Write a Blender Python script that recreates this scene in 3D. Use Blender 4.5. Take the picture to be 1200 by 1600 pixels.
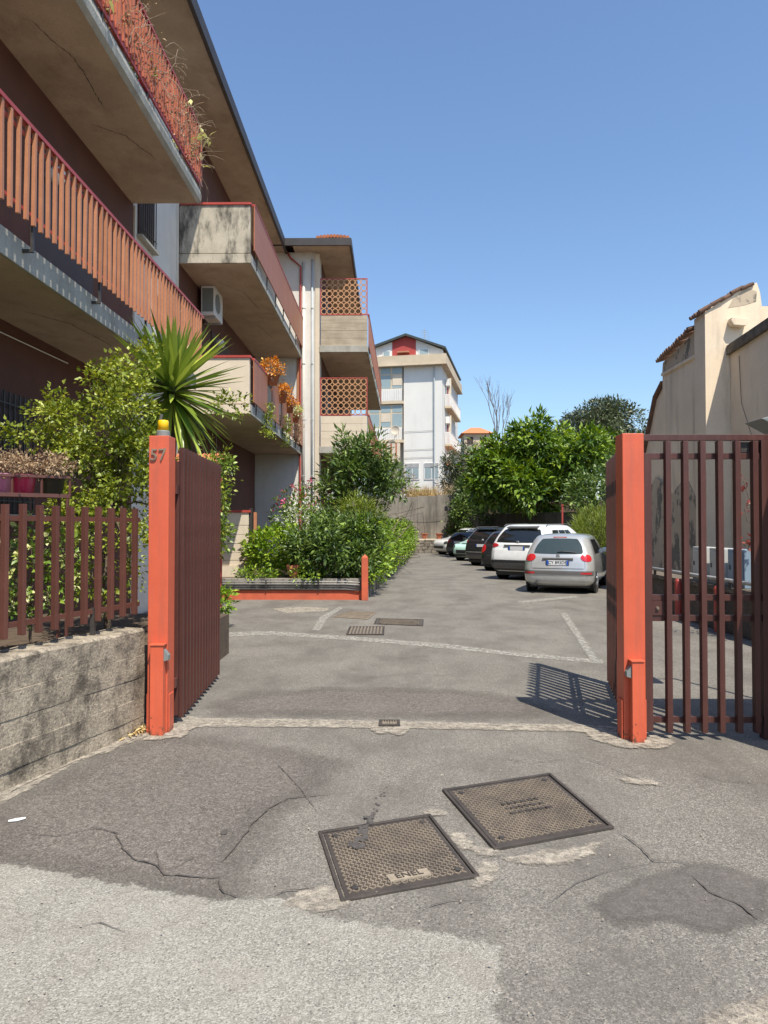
import bpy, bmesh, math, random
import numpy as np
from mathutils import Vector, Matrix, Euler

R = math.radians
for o in list(bpy.data.objects):
    bpy.data.objects.remove(o)
scene = bpy.context.scene
col = scene.collection
random.seed(7)

# ------------------------------------------------------------------ camera, sky, sun, exposure
CAM_H = 1.6
cam_d = bpy.data.cameras.new("camera")
cam_d.sensor_fit = 'VERTICAL'
cam_d.sensor_height = 24.0
cam_d.lens = 24.0 * 1110.0 / 1600.0
cam_d.clip_start = 0.05
cam_d.clip_end = 3000
cam = bpy.data.objects.new("camera", cam_d)
col.objects.link(cam)
cam.location = (0, 0, CAM_H)
cam.rotation_euler = Euler((R(90 + 1.19), 0, R(0.62)), 'XYZ')
scene.camera = cam

SUN_TRAVEL = Vector((-0.25, 0.52, -1.0)).normalized()
SUN_EL = math.asin(-SUN_TRAVEL.z)
SUN_AZ = math.atan2(-SUN_TRAVEL.x, -SUN_TRAVEL.y)
world = bpy.data.worlds.new("World")
scene.world = world
world.use_nodes = True
wn = world.node_tree
sky = wn.nodes.new("ShaderNodeTexSky")
sky.sky_type = 'NISHITA'
sky.sun_disc = False
sky.sun_elevation = SUN_EL
sky.sun_rotation = SUN_AZ
sky.altitude = 50
sky.air_density = 1.2
sky.dust_density = 1.0
sky.ozone_density = 6.0
wn.links.new(sky.outputs[0], wn.nodes["Background"].inputs[0])
wn.nodes["Background"].inputs[1].default_value = 0.15

sun_d = bpy.data.lights.new("sun", 'SUN')
sun_d.energy = 5.0
sun_d.angle = R(0.5)
sun_d.color = (1.0, 0.925, 0.80)
sun = bpy.data.objects.new("sun", sun_d)
col.objects.link(sun)
sun.rotation_euler = SUN_TRAVEL.to_track_quat('-Z', 'Y').to_euler()
sun.location = (20, -30, 60)

vs = scene.view_settings
vs.view_transform = 'Standard'
vs.look = 'None'
vs.exposure = 0.37
vs.gamma = 1.0
vs.use_curve_mapping = False

# ------------------------------------------------------------------ photo measurements -> metres
F, VX, VY = 1110.0, 612.0, 823.0
def gp(px, py):
    """ground point whose place in the photograph was measured"""
    Y = F * CAM_H / (py - VY)
    return ((px - VX) / F * Y, Y)
def at(px, py, Y):
    return Vector(((px - VX) / F * Y, Y, CAM_H - (py - VY) / F * Y))

# ------------------------------------------------------------------ materials
MATS = {}
def new_mat(name):
    m = bpy.data.materials.new(name)
    m.use_nodes = True
    MATS[name] = m
    return m, m.node_tree, m.node_tree.nodes["Principled BSDF"]

def rgba(c):
    return (c[0], c[1], c[2], 1.0)

def surf(name, c1, c2=None, scale=6.0, rough=0.75, bump=0.25, bscale=40.0, detail=6.0, streak=None,
         streak_amt=0.6, streak_scale=(3, 3, 0.5), streak_lo=0.5, streak_hi=0.72, var=0.0, metallic=0.0,
         speck=None, speck_scale=180.0, speck_amt=0.5, coat=0.0, fine=0.15, lo=0.35, hi=0.65, bdist=0.01, seed=0.0):
    m, nt, b = new_mat(name)
    N, L = nt.nodes, nt.links
    tc = N.new("ShaderNodeTexCoord")
    vec = tc.outputs["Object"]
    if seed:
        mp0 = N.new("ShaderNodeMapping"); mp0.inputs["Location"].default_value = (seed, seed * 1.7, seed * .6)
        L.new(vec, mp0.inputs[0]); vec = mp0.outputs[0]
    if c2 is None:
        c2 = tuple(x * 0.78 for x in c1)
    n1 = N.new("ShaderNodeTexNoise"); n1.inputs["Scale"].default_value = scale; n1.inputs["Detail"].default_value = detail
    n1.inputs["Roughness"].default_value = 0.62
    L.new(vec, n1.inputs["Vector"])
    mr = N.new("ShaderNodeMapRange"); mr.inputs[1].default_value = lo; mr.inputs[2].default_value = hi
    L.new(n1.outputs[0], mr.inputs[0])
    mix = N.new("ShaderNodeMix"); mix.data_type = 'RGBA'
    mix.inputs[6].default_value = rgba(c1); mix.inputs[7].default_value = rgba(c2)
    L.new(mr.outputs[0], mix.inputs[0])
    out = mix.outputs[2]
    if fine > 0:
        nf = N.new("ShaderNodeTexNoise"); nf.inputs["Scale"].default_value = bscale * 2.2; nf.inputs["Detail"].default_value = 3
        L.new(vec, nf.inputs["Vector"])
        mf = N.new("ShaderNodeMapRange"); mf.inputs[1].default_value = 0.3; mf.inputs[2].default_value = 0.7
        mf.inputs[3].default_value = 1 - fine; mf.inputs[4].default_value = 1 + fine
        L.new(nf.outputs[0], mf.inputs[0])
        mm = N.new("ShaderNodeMix"); mm.data_type = 'RGBA'; mm.blend_type = 'MULTIPLY'; mm.inputs[0].default_value = 1.0
        L.new(out, mm.inputs[6]); L.new(mf.outputs[0], mm.inputs[7]); out = mm.outputs[2]
    if speck is not None:
        vo = N.new("ShaderNodeTexVoronoi"); vo.inputs["Scale"].default_value = speck_scale
        L.new(vec, vo.inputs["Vector"])
        sp = N.new("ShaderNodeSeparateColor"); L.new(vo.outputs["Color"], sp.inputs[0])
        ms = N.new("ShaderNodeMapRange"); ms.inputs[1].default_value = 0.45; ms.inputs[2].default_value = 0.95
        ms.inputs[4].default_value = speck_amt
        L.new(sp.outputs[0], ms.inputs[0])
        m2 = N.new("ShaderNodeMix"); m2.data_type = 'RGBA'; m2.inputs[7].default_value = rgba(speck)
        L.new(ms.outputs[0], m2.inputs[0]); L.new(out, m2.inputs[6]); out = m2.outputs[2]
        ms2 = N.new("ShaderNodeMapRange"); ms2.inputs[1].default_value = 0.3; ms2.inputs[2].default_value = 0.02
        ms2.inputs[3].default_value = 0.0; ms2.inputs[4].default_value = speck_amt
        L.new(sp.outputs[1], ms2.inputs[0])
        m3 = N.new("ShaderNodeMix"); m3.data_type = 'RGBA'; m3.inputs[7].default_value = rgba(tuple(x * 0.3 for x in c1))
        L.new(ms2.outputs[0], m3.inputs[0]); L.new(out, m3.inputs[6]); out = m3.outputs[2]
    if streak is not None:
        mp = N.new("ShaderNodeMapping"); mp.inputs["Scale"].default_value = streak_scale
        L.new(vec, mp.inputs[0])
        ns = N.new("ShaderNodeTexNoise"); ns.inputs["Scale"].default_value = 1.0; ns.inputs["Detail"].default_value = 7
        ns.inputs["Roughness"].default_value = 0.68
        L.new(mp.outputs[0], ns.inputs["Vector"])
        mr2 = N.new("ShaderNodeMapRange"); mr2.inputs[1].default_value = streak_lo; mr2.inputs[2].default_value = streak_hi
        mr2.inputs[4].default_value = streak_amt
        L.new(ns.outputs[0], mr2.inputs[0])
        m4 = N.new("ShaderNodeMix"); m4.data_type = 'RGBA'; m4.inputs[7].default_value = rgba(streak)
        L.new(mr2.outputs[0], m4.inputs[0]); L.new(out, m4.inputs[6]); out = m4.outputs[2]
    if var > 0:
        oi = N.new("ShaderNodeObjectInfo")
        mv = N.new("ShaderNodeMapRange"); mv.inputs[3].default_value = 1 - var; mv.inputs[4].default_value = 1 + var
        L.new(oi.outputs["Random"], mv.inputs[0])
        m5 = N.new("ShaderNodeMix"); m5.data_type = 'RGBA'; m5.blend_type = 'MULTIPLY'; m5.inputs[0].default_value = 1.0
        L.new(out, m5.inputs[6]); L.new(mv.outputs[0], m5.inputs[7]); out = m5.outputs[2]
    L.new(out, b.inputs["Base Color"])
    b.inputs["Roughness"].default_value = rough
    b.inputs["Metallic"].default_value = metallic
    if coat: b.inputs["Coat Weight"].default_value = coat
    if bump > 0:
        nb = N.new("ShaderNodeTexNoise"); nb.inputs["Scale"].default_value = bscale; nb.inputs["Detail"].default_value = 5
        L.new(vec, nb.inputs["Vector"])
        bp = N.new("ShaderNodeBump"); bp.inputs["Strength"].default_value = bump; bp.inputs["Distance"].default_value = bdist
        L.new(nb.outputs[0], bp.inputs["Height"]); L.new(bp.outputs[0], b.inputs["Normal"])
    return m

def leaf_mat(name, dark, mid, light, rough=0.42, trans=0.22):
    m, nt, b = new_mat(name)
    N, L = nt.nodes, nt.links
    a = N.new("ShaderNodeAttribute"); a.attribute_name = "tone"
    cr = N.new("ShaderNodeValToRGB")
    cr.color_ramp.elements[0].color = rgba(dark); cr.color_ramp.elements[1].color = rgba(light)
    e = cr.color_ramp.elements.new(0.5); e.color = rgba(mid)
    L.new(a.outputs["Fac"], cr.inputs[0])
    L.new(cr.outputs[0], b.inputs["Base Color"])
    b.inputs["Roughness"].default_value = rough
    t = N.new("ShaderNodeBsdfTranslucent")
    hs = N.new("ShaderNodeHueSaturation"); hs.inputs["Value"].default_value = 1.5; hs.inputs["Saturation"].default_value = 1.1
    hs.inputs["Hue"].default_value = 0.485
    L.new(cr.outputs[0], hs.inputs["Color"]); L.new(hs.outputs[0], t.inputs[0])
    mx = N.new("ShaderNodeMixShader"); mx.inputs[0].default_value = trans
    L.new(b.outputs[0], mx.inputs[1]); L.new(t.outputs[0], mx.inputs[2])
    L.new(mx.outputs[0], N["Material Output"].inputs[0])
    return m

def plain(name, c, rough=0.5, metallic=0.0, coat=0.0, trans=0.0):
    m, nt, b = new_mat(name)
    N, L = nt.nodes, nt.links
    n = N.new("ShaderNodeTexNoise"); n.inputs["Scale"].default_value = 7; n.inputs["Detail"].default_value = 5
    tc = N.new("ShaderNodeTexCoord"); L.new(tc.outputs["Object"], n.inputs["Vector"])
    mr = N.new("ShaderNodeMapRange"); mr.inputs[3].default_value = 0.86; mr.inputs[4].default_value = 1.14
    L.new(n.outputs[0], mr.inputs[0])
    mm = N.new("ShaderNodeMix"); mm.data_type = 'RGBA'; mm.blend_type = 'MULTIPLY'; mm.inputs[0].default_value = 1
    mm.inputs[6].default_value = rgba(c); L.new(mr.outputs[0], mm.inputs[7])
    L.new(mm.outputs[2], b.inputs["Base Color"])
    b.inputs["Roughness"].default_value = rough
    b.inputs["Metallic"].default_value = metallic
    b.inputs["Coat Weight"].default_value = coat
    b.inputs["Coat Roughness"].default_value = 0.06
    if trans: b.inputs["Transmission Weight"].default_value = trans
    return m

# ground
M_asphalt = surf("asphalt", (0.180, 0.168, 0.145), (0.132, 0.122, 0.105), scale=0.7, bump=0.7, bscale=190, speck=(0.36, 0.33, 0.285),
                 speck_scale=150, speck_amt=0.68, streak=(0.098, 0.088, 0.075), streak_scale=(1.5, 0.9, 1), streak_amt=0.72, streak_lo=.44, streak_hi=.66, rough=0.88, fine=0.36, bdist=0.006)
M_asphalt_pale = surf("pale_worn_asphalt", (0.305, 0.29, 0.248), (0.222, 0.209, 0.178), scale=1.8, bump=0.9, bscale=160, speck=(0.50, 0.48, 0.425),
                      speck_scale=165, speck_amt=0.62, rough=0.9, fine=0.34, bdist=0.008, streak=(0.23, 0.20, 0.17), streak_scale=(2.2, 2.2, 1), streak_amt=0.5)
M_asphalt_cream = surf("cream_worn_asphalt", (0.47, 0.42, 0.335), (0.36, 0.315, 0.25), scale=2, bump=0.9, bscale=140, speck=(0.2, 0.17, 0.15),
                       speck_scale=80, speck_amt=0.8, rough=0.9, fine=0.3, bdist=0.008)
M_asphalt_dark = surf("dark_patch_asphalt", (0.130, 0.116, 0.103), (0.104, 0.093, 0.083), scale=2.5, bump=0.4, bscale=180, speck=(0.26, 0.24, 0.215),
                      speck_scale=160, speck_amt=0.32, rough=0.85, bdist=0.005)
M_asphalt_mid = surf("brownish_patch_asphalt", (0.148, 0.130, 0.112), (0.114, 0.099, 0.086), scale=1.4, bump=0.6, bscale=180, speck=(0.34, 0.31, 0.27),
                     speck_scale=150, speck_amt=0.6, rough=0.88, fine=0.25, bdist=0.006)
M_mortar = surf("pale_mortar", (0.42, 0.375, 0.305), (0.29, 0.255, 0.205), scale=9, bump=0.6, bscale=70, rough=0.92, fine=0.25)
M_mortar_ground = surf("pale_ground_mortar", (0.42, 0.375, 0.305), (0.27, 0.24, 0.195), scale=7, bump=0.7, bscale=80, rough=0.92, fine=0.3)
M_roadline = surf("worn_white_paint", (0.40, 0.385, 0.34), (0.26, 0.245, 0.215), scale=10, bump=0.4, bscale=120, rough=0.85, fine=0.3, lo=0.4, hi=0.62)

def ragged(m, amp, fine, soft, wear=0.0, nscale=9.0):
    """give a ground sheet a broken, worn edge: the attribute sd holds the distance inside its outline"""
    nt = m.node_tree; N, L = nt.nodes, nt.links
    a = N.new("ShaderNodeAttribute"); a.attribute_name = "sd"
    tc = N.new("ShaderNodeTexCoord")
    def noise(sc, amt, src):
        n = N.new("ShaderNodeTexNoise"); n.inputs["Scale"].default_value = sc; n.inputs["Detail"].default_value = 6; n.inputs["Roughness"].default_value = .65
        L.new(tc.outputs["Object"], n.inputs["Vector"])
        s1 = N.new("ShaderNodeMath"); s1.operation = 'SUBTRACT'; s1.inputs[1].default_value = 0.5; L.new(n.outputs[0], s1.inputs[0])
        s2 = N.new("ShaderNodeMath"); s2.operation = 'MULTIPLY_ADD'; s2.inputs[1].default_value = amt
        L.new(s1.outputs[0], s2.inputs[0]); L.new(src, s2.inputs[2])
        return s2.outputs[0]
    v = noise(nscale, amp, a.outputs["Fac"])
    v = noise(60.0, fine, v)
    mr = N.new("ShaderNodeMapRange"); mr.inputs[1].default_value = -soft; mr.inputs[2].default_value = soft
    L.new(v, mr.inputs[0]); al = mr.outputs[0]
    if wear:
        n = N.new("ShaderNodeTexNoise"); n.inputs["Scale"].default_value = 22; n.inputs["Detail"].default_value = 8; n.inputs["Roughness"].default_value = .75
        L.new(tc.outputs["Object"], n.inputs["Vector"])
        w = N.new("ShaderNodeMapRange"); w.inputs[1].default_value = .40; w.inputs[2].default_value = .58
        w.inputs[3].default_value = 1 - wear; w.inputs[4].default_value = 1.0
        L.new(n.outputs[0], w.inputs[0])
        mu = N.new("ShaderNodeMath"); mu.operation = 'MULTIPLY'; L.new(al, mu.inputs[0]); L.new(w.outputs[0], mu.inputs[1]); al = mu.outputs[0]
    t = N.new("ShaderNodeBsdfTransparent"); mx = N.new("ShaderNodeMixShader")
    L.new(al, mx.inputs[0]); L.new(t.outputs[0], mx.inputs[1]); L.new(N["Principled BSDF"].outputs[0], mx.inputs[2])
    L.new(mx.outputs[0], N["Material Output"].inputs[0])
ragged(M_asphalt_pale, .16, .05, .012, .0)
ragged(M_asphalt_cream, .16, .06, .015, .4)
ragged(M_asphalt_dark, .14, .05, .04, .25, 6)
ragged(M_asphalt_mid, .35, .06, .16, .3, 3.5)
ragged(M_mortar_ground, .12, .05, .012, .6, 12)
ragged(M_roadline, .07, .03, .012, .75, 9)
M_crack = surf("crack_dirt", (0.062, 0.052, 0.044), (0.10, 0.086, 0.073), scale=10, bump=0.2, rough=0.95)
M_oil = surf("oil_stain", (0.066, 0.058, 0.052), (0.10, 0.09, 0.08), scale=20, bump=0.2, rough=0.6)
M_soil = surf("soil", (0.12, 0.085, 0.055), (0.07, 0.05, 0.035), scale=8, bump=0.8, bscale=30, rough=0.95)
# metal paint
M_coral = surf("coral_paint", (0.63, 0.118, 0.054), (0.55, 0.10, 0.046), scale=3, bump=0.06, bscale=60, rough=0.42, fine=0.04,
               streak=(0.40, 0.10, 0.062), streak_scale=(14, 14, 1.0), streak_amt=0.6, streak_lo=.5, streak_hi=.7)
def wear_base(m, colr, k=1.15, lo=.40, hi=.50):
    """rust creeping up from the ground and small chips in the paint"""
    nt = m.node_tree; N, L = nt.nodes, nt.links; b = N["Principled BSDF"]
    src = b.inputs["Base Color"].links[0].from_socket
    tc = N.new("ShaderNodeTexCoord"); sp = N.new("ShaderNodeSeparateXYZ"); L.new(tc.outputs["Object"], sp.inputs[0])
    n = N.new("ShaderNodeTexNoise"); n.inputs["Scale"].default_value = 26; n.inputs["Detail"].default_value = 7; n.inputs["Roughness"].default_value = .7
    L.new(tc.outputs["Object"], n.inputs["Vector"])
    mi = N.new("ShaderNodeMath"); mi.operation = 'MINIMUM'; mi.inputs[1].default_value = .26; L.new(sp.outputs[2], mi.inputs[0])
    ma = N.new("ShaderNodeMath"); ma.operation = 'MULTIPLY_ADD'; ma.inputs[1].default_value = -k; L.new(mi.outputs[0], ma.inputs[0]); L.new(n.outputs[0], ma.inputs[2])
    mr = N.new("ShaderNodeMapRange"); mr.inputs[1].default_value = lo; mr.inputs[2].default_value = hi; L.new(ma.outputs[0], mr.inputs[0])
    mx = N.new("ShaderNodeMix"); mx.data_type = 'RGBA'; mx.inputs[7].default_value = rgba(colr)
    L.new(mr.outputs[0], mx.inputs[0]); L.new(src, mx.inputs[6]); L.new(mx.outputs[2], b.inputs["Base Color"])
wear_base(M_coral, (0.13, 0.055, 0.032), lo=.46, hi=.54)
M_coral_band = surf("coral_masonry_paint", (0.58, 0.12, 0.055), (0.46, 0.095, 0.046), scale=4, bump=0.2, bscale=50, rough=0.8, fine=0.1,
                    streak=(0.34, 0.10, 0.06), streak_scale=(5, 5, 3), streak_amt=0.5)
M_gate = surf("brown_gate_paint", (0.085, 0.030, 0.023), (0.066, 0.024, 0.019), scale=4, bump=0.06, bscale=60, rough=0.4, fine=0.06,
              streak=(0.14, 0.066, 0.058), streak_scale=(30, 30, 1.5), streak_amt=0.4, var=0.08)
M_fence = surf("brown_fence_paint", (0.130, 0.050, 0.037), (0.10, 0.040, 0.030), scale=4, bump=0.08, bscale=60, rough=0.45, fine=0.08,
               streak=(0.11, 0.05, 0.04), streak_scale=(20, 20, 1.5), streak_amt=0.4, var=0.1)
M_slat = surf("terracotta_slat_paint", (0.47, 0.205, 0.105), (0.40, 0.17, 0.085), scale=5, bump=0.05, rough=0.5, fine=0.06, var=0.1,
              streak=(0.3, 0.1, 0.06), streak_scale=(20, 20, 1.2), streak_amt=0.5)
M_slat_red = surf("red_slat_paint", (0.48, 0.145, 0.070), (0.39, 0.11, 0.054), scale=5, bump=0.05, rough=0.5, fine=0.06, var=0.12,
                  streak=(0.28, 0.085, 0.055), streak_scale=(20, 20, 1.2), streak_amt=0.5)
M_lattice = surf("tan_lattice_paint", (0.56, 0.30, 0.145), (0.46, 0.23, 0.11), scale=6, bump=0.05, rough=0.5, fine=0.06)
M_rail = surf("red_rail_paint", (0.42, 0.065, 0.05), (0.35, 0.05, 0.04), scale=5, bump=0.05, rough=0.45, fine=0.05)
M_sheet = surf("brown_red_sheet_metal", (0.37, 0.140, 0.068), (0.32, 0.115, 0.056), scale=4, bump=0.06, rough=0.5, fine=0.05, var=0.06,
               streak=(0.26, 0.085, 0.055), streak_scale=(12, 12, 0.8), streak_amt=0.5)
M_darkmetal = surf("dark_metal", (0.03, 0.028, 0.027), (0.055, 0.047, 0.04), scale=10, bump=0.1, rough=0.5)
M_rust = surf("rusty_cast_iron", (0.265, 0.215, 0.155), (0.16, 0.13, 0.1), scale=7, bump=0.35, bscale=120, rough=0.7, metallic=0.1, fine=0.25)
M_iron = surf("worn_cast_iron", (0.092, 0.076, 0.063), (0.058, 0.049, 0.042), scale=6, bump=0.35, bscale=120, rough=0.6, metallic=0.3, fine=0.2)
M_platetan = surf("worn_tan_iron", (0.33, 0.28, 0.21), (0.27, 0.225, 0.165), scale=12, bump=0.2, rough=0.7)
M_galv = surf("galvanised_metal", (0.42, 0.42, 0.41), (0.30, 0.30, 0.29), scale=6, bump=0.08, rough=0.6, metallic=0.2)
# masonry
M_brown = surf("brown_plaster", (0.120, 0.047, 0.030), (0.098, 0.038, 0.025), scale=2, bump=0.25, bscale=50, rough=0.85, fine=0.08)
M_cream = surf("cream_plaster", (0.66, 0.57, 0.44), (0.58, 0.50, 0.385), scale=1.6, bump=0.2, bscale=45, rough=0.85, fine=0.06,
               streak=(0.42, 0.34, 0.25), streak_scale=(4, 4, 0.5), streak_amt=0.35, streak_lo=0.54)
M_white = surf("white_plaster", (0.68, 0.655, 0.60), (0.61, 0.58, 0.53), scale=1.5, bump=0.15, bscale=45, rough=0.85, fine=0.05,
               streak=(0.40, 0.35, 0.29), streak_scale=(3, 3, 0.35), streak_amt=0.3, streak_lo=0.55)
M_soffit = surf("beige_soffit_plaster", (0.48, 0.375, 0.272), (0.37, 0.288, 0.208), scale=1.0, bump=0.3, bscale=35, rough=0.9, fine=0.12,
                streak=(0.22, 0.16, 0.11), streak_scale=(1.9, 1.3, 1), streak_amt=0.7, streak_lo=0.5, streak_hi=0.75)
M_slab = surf("grey_slab_edge", (0.40, 0.385, 0.335), (0.30, 0.29, 0.25), scale=3, bump=0.35, bscale=40, rough=0.9, fine=0.12,
              streak=(0.17, 0.155, 0.13), streak_scale=(4, 4, 1.2), streak_amt=0.45)
M_stain = surf("black_stained_concrete", (0.50, 0.45, 0.36), (0.40, 0.36, 0.285), scale=3, bump=0.4, bscale=40, rough=0.9, fine=0.12,
               streak=(0.055, 0.05, 0.043), streak_scale=(3.2, 3.2, 1.1), streak_amt=0.85, streak_lo=0.48, streak_hi=0.62)
M_board = surf("board_marked_concrete", (0.46, 0.39, 0.285), (0.35, 0.295, 0.215), scale=2.4, bump=0.4, bscale=30, rough=0.9, fine=0.12,
               streak=(0.20, 0.155, 0.11), streak_scale=(1.2, 1.2, 9), streak_amt=0.5, var=0.07)
M_oldwall = surf("weathered_concrete", (0.38, 0.325, 0.245), (0.235, 0.20, 0.15), scale=3.2, bump=0.45, bscale=60, rough=0.95, fine=0.3,
                 streak=(0.062, 0.052, 0.040), streak_scale=(6.5, 6.5, 5.0), streak_amt=0.88, streak_lo=0.46, streak_hi=0.64, speck=(0.5, 0.43, 0.32),
                 speck_scale=70, speck_amt=0.5, bdist=0.015, var=0.05)
M_house = surf("old_cream_house_plaster", (0.80, 0.665, 0.49), (0.72, 0.59, 0.43), scale=1.1, bump=0.25, bscale=35, rough=0.9, fine=0.07,
               streak=(0.26, 0.21, 0.15), streak_scale=(2.6, 2.6, 0.3), streak_amt=0.5, streak_lo=0.53, streak_hi=0.75)
M_damp = surf("damp_peeling_plaster", (0.50, 0.41, 0.30), (0.44, 0.36, 0.26), scale=1.4, bump=0.4, bscale=35, rough=0.9, fine=0.08,
              streak=(0.13, 0.125, 0.105), streak_scale=(2.6, 2.6, 1.6), streak_amt=0.9, streak_lo=0.5, streak_hi=0.56)
M_coping = surf("dark_mossy_coping", (0.17, 0.14, 0.105), (0.08, 0.07, 0.055), scale=5, bump=0.8, bscale=30, rough=0.95, fine=0.25)
M_tile = surf("old_clay_tile", (0.22, 0.115, 0.072), (0.13, 0.08, 0.058), scale=6, bump=0.5, bscale=40, rough=0.9, fine=0.2, var=0.25)
M_tile_new = surf("orange_clay_tile", (0.55, 0.19, 0.075), (0.45, 0.15, 0.06), scale=6, bump=0.3, rough=0.85, var=0.15)
M_retain = surf("grey_retaining_concrete", (0.30, 0.275, 0.23), (0.21, 0.19, 0.16), scale=1.2, bump=0.5, bscale=25, rough=0.95, fine=0.15,
                streak=(0.09, 0.083, 0.07), streak_scale=(1.3, 1.3, 0.22), streak_amt=0.75, streak_lo=0.47, streak_hi=0.62)
M_darkstone = surf("dark_old_masonry", (0.115, 0.098, 0.08), (0.07, 0.06, 0.05), scale=2, bump=0.9, bscale=14, rough=0.95, fine=0.3)
M_stone = surf("rough_stone", (0.27, 0.235, 0.19), (0.16, 0.14, 0.115), scale=5, bump=0.8, bscale=25, rough=0.95, var=0.3, fine=0.25)
M_far = surf("far_white_plaster", (0.71, 0.695, 0.65), (0.655, 0.64, 0.595), scale=0.5, bump=0, rough=0.85, fine=0.04,
             streak=(0.50, 0.46, 0.40), streak_scale=(.9, .9, .12), streak_amt=0.45, streak_lo=.52)
M_farcream = surf("far_cream_concrete", (0.60, 0.50, 0.36), (0.50, 0.41, 0.29), scale=0.9, bump=0, rough=0.9, fine=0.06)
M_farred = surf("far_red_plaster", (0.40, 0.065, 0.055), (0.36, 0.055, 0.048), scale=0.8, bump=0, rough=0.85, fine=0.03)
M_roofdark = surf("dark_green_grey_roof", (0.05, 0.062, 0.06), (0.035, 0.043, 0.042), scale=2, bump=0, rough=0.7)
M_fascia = surf("dark_brown_fascia", (0.045, 0.036, 0.033), (0.03, 0.025, 0.023), scale=3, bump=0.1, rough=0.55)
M_glass = plain("window_glass", (0.10, 0.13, 0.14), rough=0.08)
M_glass_far = plain("pale_window_glass", (0.28, 0.35, 0.36), rough=0.15)
M_whitepaint = plain("white_paint", (0.72, 0.71, 0.68), rough=0.45)
M_pipe = surf("painted_drainpipe", (0.70, 0.66, 0.57), (0.63, 0.59, 0.51), scale=3, bump=0.05, rough=0.5, fine=0.04, var=0.15)
M_pipegrey = surf("grey_drainpipe", (0.42, 0.46, 0.47), (0.37, 0.40, 0.41), scale=3, bump=0.05, rough=0.7, fine=0.04)
M_shutter = surf("dark_shutter", (0.06, 0.03, 0.026), (0.045, 0.024, 0.02), scale=4, bump=0.1, rough=0.6)
M_yellow = plain("yellow_plastic", (0.85, 0.52, 0.01), rough=0.3)
M_greyplastic = plain("grey_plastic", (0.19, 0.21, 0.20), rough=0.5)
M_blue = plain("blue_grey_cabinet", (0.22, 0.30, 0.38), rough=0.5)
M_cab = plain("pale_grey_cabinet", (0.46, 0.47, 0.45), rough=0.5)
M_pot = surf("terracotta_pot", (0.50, 0.165, 0.085), (0.40, 0.13, 0.07), scale=8, bump=0.2, rough=0.8)
M_pink = surf("pink_pot", (0.62, 0.22, 0.40), (0.55, 0.16, 0.33), scale=9, bump=0.1, rough=0.55, streak=(0.75, 0.5, 0.6), streak_scale=(14, 14, 2), streak_amt=0.7)
M_magenta = surf("magenta_pot", (0.62, 0.03, 0.13), (0.5, 0.02, 0.10), scale=9, bump=0.1, rough=0.55, streak=(0.75, 0.35, 0.5), streak_scale=(14, 14, 2), streak_amt=0.6)
M_bark = surf("bark", (0.16, 0.12, 0.085), (0.09, 0.07, 0.05), scale=12, bump=0.8, bscale=40, rough=0.95)
M_twig = surf("dry_twig", (0.40, 0.31, 0.22), (0.28, 0.22, 0.16), scale=12, bump=0.2, rough=0.9)
M_baretree = surf("bare_grey_bark", (0.20, 0.17, 0.15), (0.15, 0.13, 0.115), scale=6, bump=0.2, rough=0.9)
M_cable = plain("cable", (0.10, 0.095, 0.09), rough=0.6)
# leaves
L_yellowgreen = leaf_mat("yellow_green_leaf", (0.07, 0.105, 0.012), (0.215, 0.27, 0.027), (0.46, 0.49, 0.085))
L_yucca = None
L_bright = leaf_mat("bright_green_leaf", (0.05, 0.105, 0.008), (0.165, 0.285, 0.018), (0.40, 0.52, 0.06))
L_tree = leaf_mat("glossy_tree_leaf", (0.03, 0.075, 0.007), (0.115, 0.205, 0.015), (0.36, 0.47, 0.06), rough=.5)
L_dark = leaf_mat("dark_green_leaf", (0.026, 0.06, 0.012), (0.085, 0.15, 0.027), (0.25, 0.34, 0.085), trans=0.22)
L_mid = leaf_mat("mid_green_leaf", (0.045, 0.095, 0.012), (0.135, 0.225, 0.027), (0.30, 0.41, 0.065))
L_olive = leaf_mat("olive_grey_leaf", (0.04, 0.056, 0.026), (0.09, 0.112, 0.052), (0.18, 0.205, 0.10), trans=0.2)
L_broom = leaf_mat("needle_green_leaf", (0.08, 0.12, 0.014), (0.24, 0.31, 0.035), (0.46, 0.53, 0.09))
L_dry = leaf_mat("dry_leaf", (0.20, 0.13, 0.07), (0.38, 0.27, 0.16), (0.55, 0.43, 0.28), rough=0.8)
L_straw = leaf_mat("straw_grass", (0.36, 0.25, 0.10), (0.55, 0.41, 0.18), (0.70, 0.56, 0.29), rough=0.8)
L_orange = leaf_mat("orange_petal", (0.42, 0.13, 0.01), (0.62, 0.25, 0.015), (0.75, 0.40, 0.06), trans=0.2)
L_pinkpetal = leaf_mat("pink_petal", (0.50, 0.03, 0.12), (0.68, 0.10, 0.22), (0.78, 0.32, 0.26), trans=0.2)
L_white = leaf_mat("white_petal", (0.55, 0.60, 0.48), (0.72, 0.74, 0.68), (0.82, 0.82, 0.80), trans=0.2)
L_cream = leaf_mat("pale_yellow_petal", (0.45, 0.48, 0.16), (0.62, 0.62, 0.28), (0.75, 0.72, 0.42), trans=0.2)
L_redleaf = leaf_mat("red_brown_petal", (0.18, 0.04, 0.03), (0.34, 0.09, 0.06), (0.46, 0.18, 0.12))

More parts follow.
